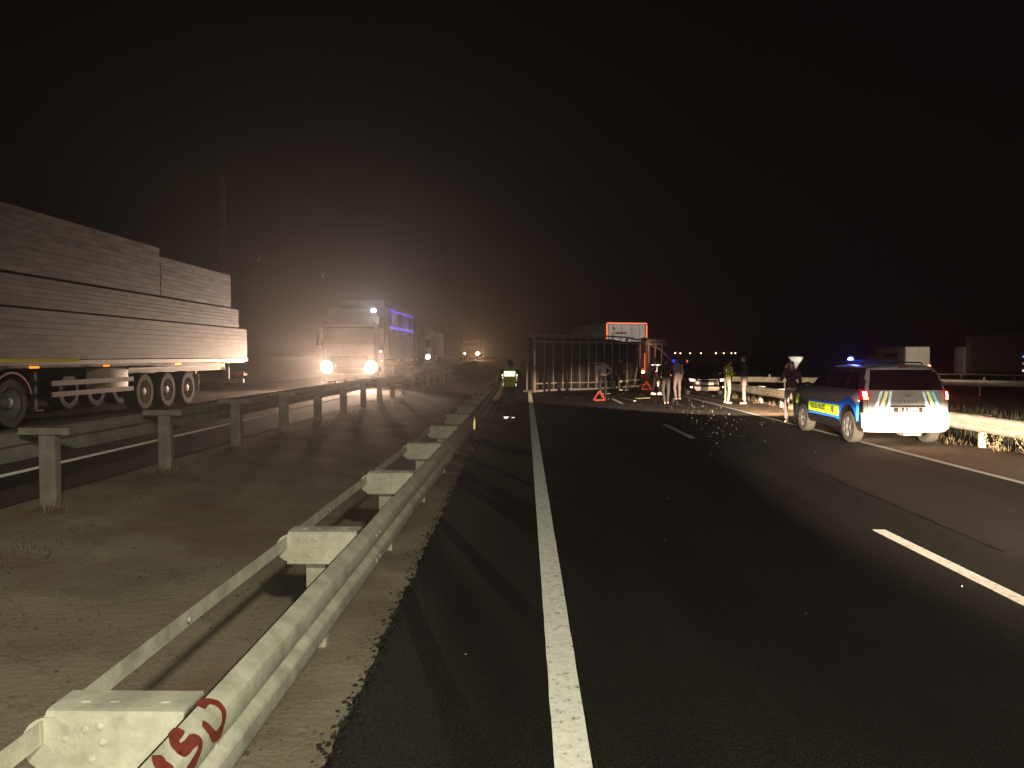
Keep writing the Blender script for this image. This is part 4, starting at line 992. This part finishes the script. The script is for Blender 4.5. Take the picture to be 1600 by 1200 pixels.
def warning_triangle(label, loc, rz, s=.45):
    root = thing('warning_triangle', label, 'warning triangle', loc, rz, 'warning triangles on the road'); rr = retro('red_reflector', (.6, .10, .07), .6, .15, (.32, .05, .035))
    tilt = Matrix.Rotation(R(12), 3, 'X'); P3 = [tilt @ Vector(p) for p in ((-s/2, 0, .04), (s/2, 0, .04), (0, 0, .04+s*.87))]
    for a, c in ((0, 1), (1, 2), (2, 0)): b = MB(); b.bar(P3[a], P3[c], .02, .055); b.build('red_bar', rr, root)
    b = MB(); b.bar((-s*.4, -.1, .015), (s*.4, .12, .015), .03, .02); b.bar((-s*.4, .12, .015), (s*.4, -.1, .015), .03, .02); b.build('foot', M_dark, root)
warning_triangle('red warning triangle standing on the road behind the man in the pale shirt', (3.0, 31.2, .017), 0)
warning_triangle('red and white warning triangle beside the glowing tail lamps of the box lorry', (6.5, 41.3, .017), R(-15), .5)

def plank(name, label, a, c, wd, th, m):
    b = MB(); b.bar((a[0], a[1], .017+th/2), (c[0], c[1], .017+th/2), wd, th); tag(b.build(name, m, None, bevel=.004), label, 'debris', 'debris thrown from the overturned trailer')
M_pale = mat('pale_board', (.55, .48, .38), .7)
plank('broken_board', 'long pale broken board on the road right of the near warning triangle', (3.75, 34.5), (4.4, 30.9), .10, .04, M_pale)
plank('broken_board', 'short greenish board lying flat in front of the box lorry', (4.75, 32.9), (5.35, 33.4), .22, .03, mat('green_board', (.34, .36, .2), .7))
plank('broken_board', 'thin pale splinter beside the feet of the man in the pale shirt', (3.5, 36.6), (4.1, 37.3), .07, .03, M_pale)
root = thing('wrecked_square_frame', 'pale broken square frame propped at the foot of the overturned trailer', 'debris', (5.15, 40.4, .017), R(20))
for a, c in (((-.3, 0, .05), (.3, 0, .05)), ((-.3, 0, .50), (.3, 0, .50))): b = MB(); b.bar(a, c, .06, .09); b.build('frame_bar', M_pale, root)
for x in (-.27, .27): b = MB(); b.bar((x, .005, .1), (x, .005, .455), .05, .10); b.build('frame_bar', M_pale, root)

# dry branching weeds at the verge
def weed(label, x, y, h, seed):
    rd = random.Random(seed); root = thing('dry_weed', label, 'weed', (x, y, gz(x, y)), 0, 'dry weeds under the right guardrail'); b = MB()
    for k in range(7):
        a = rd.uniform(0, 6.28); p = Vector((0, 0, -.02)); d = Vector((math.cos(a)*.4, math.sin(a)*.4, 1)).normalized(); pts = [p.copy()]
        for j in range(5):
            p = p+d*h*.24*rd.uniform(.8, 1.1); d = (d+Vector((rd.uniform(-.25, .25), rd.uniform(-.25, .25), -.08))).normalized(); pts.append(p.copy())
            for _ in range(2):
                e = p+(d+Vector((rd.uniform(-1, 1), rd.uniform(-1, 1), .2))).normalized()*h*.18; b.tube([p, e], [.003, .001], 4)
                b.ball(e, (.012, .012, .016), 5, 4)
        b.tube(pts, [.006, .005, .004, .003, .002, .001], 5)
    b.build('stalks', M_straw, root)
weed('dry branching weed under the right guardrail, nearest the right edge of the view', 9.05, 13.9, .42, 1)
weed('dry weed leaning at the guardrail post right of the patrol car', 9.25, 15.3, .36, 2)
weed('tall dry weed under the guardrail just beyond the person on the phone', 9.3, 23.6, .45, 5)
weed('bushy dry weed under the guardrail behind the man in jeans', 9.35, 27.0, .5, 9)

def moth(label, loc, m):
    root = thing('moth', label, 'moth', loc, .4, 'moths caught in the headlight glow')
    b = MB(); b.ball((0, 0, 0), (.008, .02, .008), 6, 5); b.build('body', m, root)
    root.scale = (.5, .5, .5)
    for sg in (-1, 1): b = MB(); b.add([(0, 0, 0), (sg*.015, .02, .05), (sg*.03, -.01, .085), (sg*.012, -.02, .03)], [(0, 1, 2, 3)]); b.build('wing', m, root)
M_moth = mat('moth_wing', (.75, .7, .6), .6)
moth('pale moth in the air above the oncoming lorry', (-1.32, 5.0, 2.36), M_moth)
moth('small pale moth in the air right of the tall pole', (-1.74, 5.0, 2.47), M_moth)

# ------------------------------------------------------------------ people
def person(label, loc, rz, h=1.75, top=(.05, .05, .05), legs=(.03, .03, .04), shoes=(.03, .03, .03), hair=(.02, .015, .01), arms=('down', 'down'), stride=0., spread=.10,
           bulk=1., cap=False, vest=None, strips=(), group='people at the accident', legm=None, topm=None, bare=False, shorts=False, extras=None, bend=0.):
    root = thing('person', label, 'person', loc, rz, group)
    root.scale = (h/1.75,)*3
    k = '%03d' % random.randint(0, 999)
    tm = topm or mat('top_'+k+str(top), top, .85, var=.3, scale=12); lm = legm or mat('legs_'+k+str(legs), legs, .85, var=.3, scale=12); sm = mat('shoes_'+k+str(shoes), shoes, .6)
    skin = 0; TOP, LEG, SHO = 1, 2, 3
    bones = []        # a, b, ra, rb, mat
    def bn(a, c, ra, rb, m): bones.append((Vector(a), Vector(c), ra, rb, m))
    B = bulk; ly = bend
    pel = Vector((0, 0, .96)); ch = Vector((0, ly*.6, 1.30)); nk = Vector((0, ly, 1.48)); hd = Vector((0, ly+.015+ly*.3, 1.625))
    blobs = []
    for z, rx, ry_, yy, m in ((.93, .165, .125, 0, LEG), (1.03, .155*B, .120*B, ly*.15, TOP), (1.14, .155*B, .120*B, ly*.35, TOP), (1.26, .172*B, .128*B, ly*.55, TOP), (1.36, .178*B, .122*B, ly*.75, TOP), (1.43, .135, .095, ly*.9, TOP)):
        blobs.append((Vector((0, yy, z)), (rx, ry_, .085), m))
    bn(nk-Vector((0, 0, .05)), hd-Vector((0, .01, .06)), .058, .052, skin)
    for sg in (-1, 1):
        f = stride*sg
        hip = Vector((sg*.085, 0, .92)); kn = Vector((sg*(.09+spread*.4), f*.45+.02, .50)); an = Vector((sg*spread, f-(.02), .09))
        bn(hip, kn, .092, .066, LEG); bn(kn, an+Vector((0, 0, .04)), .066, .048, skin if shorts else LEG)
        bn(an+Vector((0, -.04, -.045)), an+Vector((0, .14, -.058)), .042, .034, SHO)
        pose = arms[0 if sg < 0 else 1]; sh = Vector((sg*.185*B, ly*.85, 1.40))
        el, wr = {'down': ((.245, -.02+ly, 1.13), (.255, .06+ly, .90)), 'akimbo': ((.37, -.05, 1.17), (.19, .06, 1.03)), 'phone': ((.26, .10, 1.20), (.13, .13, 1.52)),
                  'forward': ((.25, .04+ly, 1.15), (.13, .26+ly, 1.10)), 'hold': ((.24, .06, 1.14), (.08, .28, 1.22)), 'out': ((.30, .03, 1.15), (.34, .20, 1.0)), 'point': ((.25, .25, 1.33), (.22, .50, 1.38))}[pose]
        el = Vector((sg*el[0]*B, el[1], el[2])); wr = Vector((sg*wr[0], wr[1], wr[2]))
        bn(sh, el, .062*B, .048*B, TOP); bn(el, wr, .046*B, .034, skin if bare else TOP)
        d = (wr-el).normalized(); side_ = d.cross(Vector((0, 1, 0)))
        side_ = side_.normalized() if side_.length > .2 else Vector((1, 0, 0)); nrm = d.cross(side_)
        pm = wr+d*.055; bn(wr, pm, .026, .030, skin); bn(pm-side_*.018, pm+side_*.018, .02, .02, skin)
        for q, (o_, l_) in enumerate(((-.030, .062), (-.010, .072), (.010, .068), (.030, .052))):
            a = pm+d*.02+side_*o_; m1 = a+d*l_*.55+nrm*.004; e = m1+d*l_*.4+nrm*.018*(-1 if sg > 0 else 1); bn(a, m1, .0095, .009, skin); bn(m1, e, .009, .0085, skin)
        t0 = wr+d*.03+side_*.028*(-1); t1 = t0+d*.03-side_*.028; bn(t0, t1, .012, .011, skin); bn(t1, t1+d*.03, .010, .009, skin)
    heads = [(hd, (.076, .092, .112)), (hd+Vector((0, .022, -.055)), (.056, .062, .062)), (hd+Vector((0, .095, -.012)), (.013, .018, .022)), (hd+Vector((.078, 0, -.01)), (.012, .022, .030)), (hd+Vector((-.078, 0, -.01)), (.012, .022, .030))]
    b = MB()
    for a, c, ra, rb, m in bones:
        n_ = 4; b.tube([a.lerp(c, i/n_) for i in range(n_+1)], [ra+(rb-ra)*i/n_ for i in range(n_+1)], 10); b.ball(a, ra, 10, 8); b.ball(c, rb, 10, 8)
    for c, r_, m in blobs: b.ball(c, r_, 16, 12)
    for c, r_ in heads: b.ball(c, r_, 16, 12)
    o = b.build('body', [M_skin, tm, lm, sm], root)
    md = o.modifiers.new('r', 'REMESH'); md.mode = 'VOXEL'; md.voxel_size = .0105; md.use_smooth_shade = True
    ms = o.modifiers.new('s', 'SMOOTH'); ms.iterations = 3; ms.factor = .5
    me = bpy.data.meshes.new_from_object(o.evaluated_get(bpy.context.evaluated_depsgraph_get())); o.modifiers.clear(); o.data = me
    me.materials.clear()
    for m in (M_skin, tm, lm, sm): me.materials.append(m)
    def cls(p):
        best = (9, 0, '')
        for i, (a, c, ra, rb, m) in enumerate(bones):
            ab = c-a; t = max(0, min(1, (p-a).dot(ab)/max(1e-9, ab.length_squared))); d = (p-a-ab*t).length-(ra+(rb-ra)*t)
            if d < best[0]: best = (d, m, 'arm' if m == TOP else 'leg' if m in (LEG, SHO) else 'x')
        for c, r_, m in blobs:
            q = p-c; kk = math.sqrt((q.x/r_[0])**2+(q.y/r_[1])**2+(q.z/r_[2])**2); d = (kk-1)*min(r_)
            if d < best[0]: best = (d, m, 'torso')
        for c, r_ in heads:
            q = p-c; kk = math.sqrt((q.x/r_[0])**2+(q.y/r_[1])**2+(q.z/r_[2])**2); d = (kk-1)*min(r_)
            if d < best[0]: best = (d, skin, 'head')
        return best
    info = [cls(p.center.copy()) for p in me.polygons]
    for p, i in zip(me.polygons, info): p.material_index = i[1]; p.use_smooth = True
    def shell(name, pred, off, m):
        me2 = bpy.data.meshes.new(name); idx = {}; vs = []; fs = []
        for p, i in zip(me.polygons, info):
            if pred(p.center, i):
                f = []
                for v in p.vertices:
                    if v not in idx: idx[v] = len(vs); vv = me.vertices[v]; vs.append(tuple(vv.co+vv.normal*off))
                    f.append(idx[v])
                fs.append(tuple(f))
        if not fs: return
        me2.from_pydata(vs, [], fs); me2.materials.append(m)
        for p in me2.polygons: p.use_smooth = True
        q = bpy.data.objects.new(name, me2); col.objects.link(q); q.parent = root
        return q
    hm = mat('hair_'+k+str(hair), hair, .8)
    shell('cap' if cap else 'hair', lambda c, i: i[2] == 'head' and ((c.z-hd.z) > .035 or (c.y-hd.y < -.01 and c.z-hd.z > -.06)), .012 if cap else .008, hm)
    b = MB()
    for sg in (-1, 1): b.ball(hd+Vector((sg*.030, .083, .012)), (.011, .008, .007), 8, 6)
    b.build('eyes', M_dark, root); b = MB(); b.ball(hd+Vector((0, .080, -.058)), (.022, .008, .005), 8, 6); b.build('mouth', mat('lips', (.25, .09, .07)), root)
    if vest: shell('vest', lambda c, i: i[2] == 'torso' and .96 < c.z < 1.47 and not (c.y > .02 and abs(c.x) < .02), .014, vest)
    wr_ = retro('silver_reflective_tape', (1, .97, .86), .22, .95, (.6, .6, .55))
    for nm, pred in strips: shell('reflective_tape', pred, .022, wr_)
    if extras: extras(root)
    return root
hv = retro('hi_vis_yellow', (.50, .52, .06), .6, .45, (.55, .58, .06))
tor = lambda c, i: i[2] in ('torso', 'arm')
person('person in a yellow reflective vest walking away beside the left guardrail', (-.44, 21.6, .02), R(-2), 1.74, (.10, .09, .05), (.014, .013, .015), hair=(.02, .02, .03), arms=('forward', 'forward'), stride=.10, bulk=1.12, cap=True, vest=hv,
       strips=(('a', lambda c, i: tor(c, i) and c.y < 0 and abs(c.x) < .145 and 1.335 < c.z < 1.395), ('b', lambda c, i: tor(c, i) and c.y < 0 and abs(c.x) < .14 and 1.26 < c.z < 1.315),
               ('c', lambda c, i: tor(c, i) and c.y < .03 and .185 < abs(c.x)+.09*(1.33-c.z > 0)*(1.33-c.z) < .225 and 1.0 < c.z < 1.33),
               ('d', lambda c, i: i[2] == 'leg' and .07 < c.z < .135 and c.y < .03)))
person('person in a pale shirt and dark trousers facing the overturned frame', (3.35, 33.2, .02), R(10), 1.74, (.42, .40, .44), (.02, .02, .025), arms=('down', 'akimbo'), bulk=1.05, bare=True)
person('person in a dark red top standing against the wreck, hands at the waist', (5.05, 40.9, .02), R(190), 1.72, (.12, .025, .02), (.03, .025, .025), arms=('akimbo', 'down'), bulk=1.02, bare=True)
person('person in dark fire gear with pale reflective bands next to the tail lamps', (6.15, 36.2, .02), R(-60), 1.74, (.02, .02, .02), (.018, .018, .018), arms=('forward', 'down'), stride=.12, bulk=1.12, cap=True,
       strips=(('a', lambda c, i: tor(c, i) and 1.38 < c.z < 1.43), ('b', lambda c, i: i[2] == 'torso' and 1.10 < c.z < 1.36 and .06 < abs(c.y+.0) < .085), ('c', lambda c, i: i[2] == 'leg' and .12 < c.z < .60 and c.x > .05 and abs(c.y) < .025), ('d', lambda c, i: i[2] == 'leg' and c.z < .12)))
person('person in a black jacket, back turned, left of the one in the grey sweater', (5.36, 29.4, .02), R(15), 1.78, (.012, .011, .011), (.045, .04, .035), shoes=(.4, .32, .26), arms=('down', 'forward'), stride=.08, bulk=1.1)
person('person in a grey sweater and pinkish trousers beside the black saloon car', (6.35, 32.2, .02), R(30), 1.76, (.30, .24, .25), (.22, .17, .175), shoes=(.45, .36, .3), arms=('hold', 'down'), bulk=1.05)
person('person in a lime reflective jacket and pale trousers writing on a paper', (7.75, 29.6, .02), R(-75), 1.72, (.40, .46, .08), (.36, .34, .28), shoes=(.5, .45, .38), arms=('hold', 'hold'), bulk=1.08, bend=.05,
       extras=lambda r_: MB().box((0, .38, 1.24), (.21, .15, .006)).build('paper', M_white, r_),
       strips=(('b', lambda c, i: i[2] == 'torso' and 1.1 < c.z < 1.4 and .085 < abs(c.x) < .10),))
person('tall person in a dark coat and pale jeans facing the one in the lime jacket', (8.28, 29.2, .02), R(75), 1.86, (.02, .018, .022), (.24, .2, .21), shoes=(.4, .32, .26), arms=('forward', 'forward'), bulk=1.15)
person('person in a maroon top holding a phone to the ear below the yield sign', (7.30, 21.2, .02), R(150), 1.70, (.07, .025, .03), (.48, .38, .40), shoes=(.42, .34, .28), arms=('down', 'phone'), spread=.13, bulk=1.0,
       extras=lambda r_: MB().box((.115, .10, 1.60), (.012, .07, .14)).build('phone', M_dark, r_))

# ------------------------------------------------------------------ haze
m, n, l = new_mat('night_haze'); out = n.new('ShaderNodeOutputMaterial'); pv = n.new('ShaderNodeVolumePrincipled'); l.new(pv.outputs[0], out.inputs['Volume'])
pv.inputs['Color'].default_value = (.92, .88, .86, 1); pv.inputs['Density'].default_value = .0024; pv.inputs['Anisotropy'].default_value = .86
b = MB(); b.box((0, 350, 5.75), (1300, 900, 14.5)); hz = b.build('haze', m, kind='stuff', smooth=False)
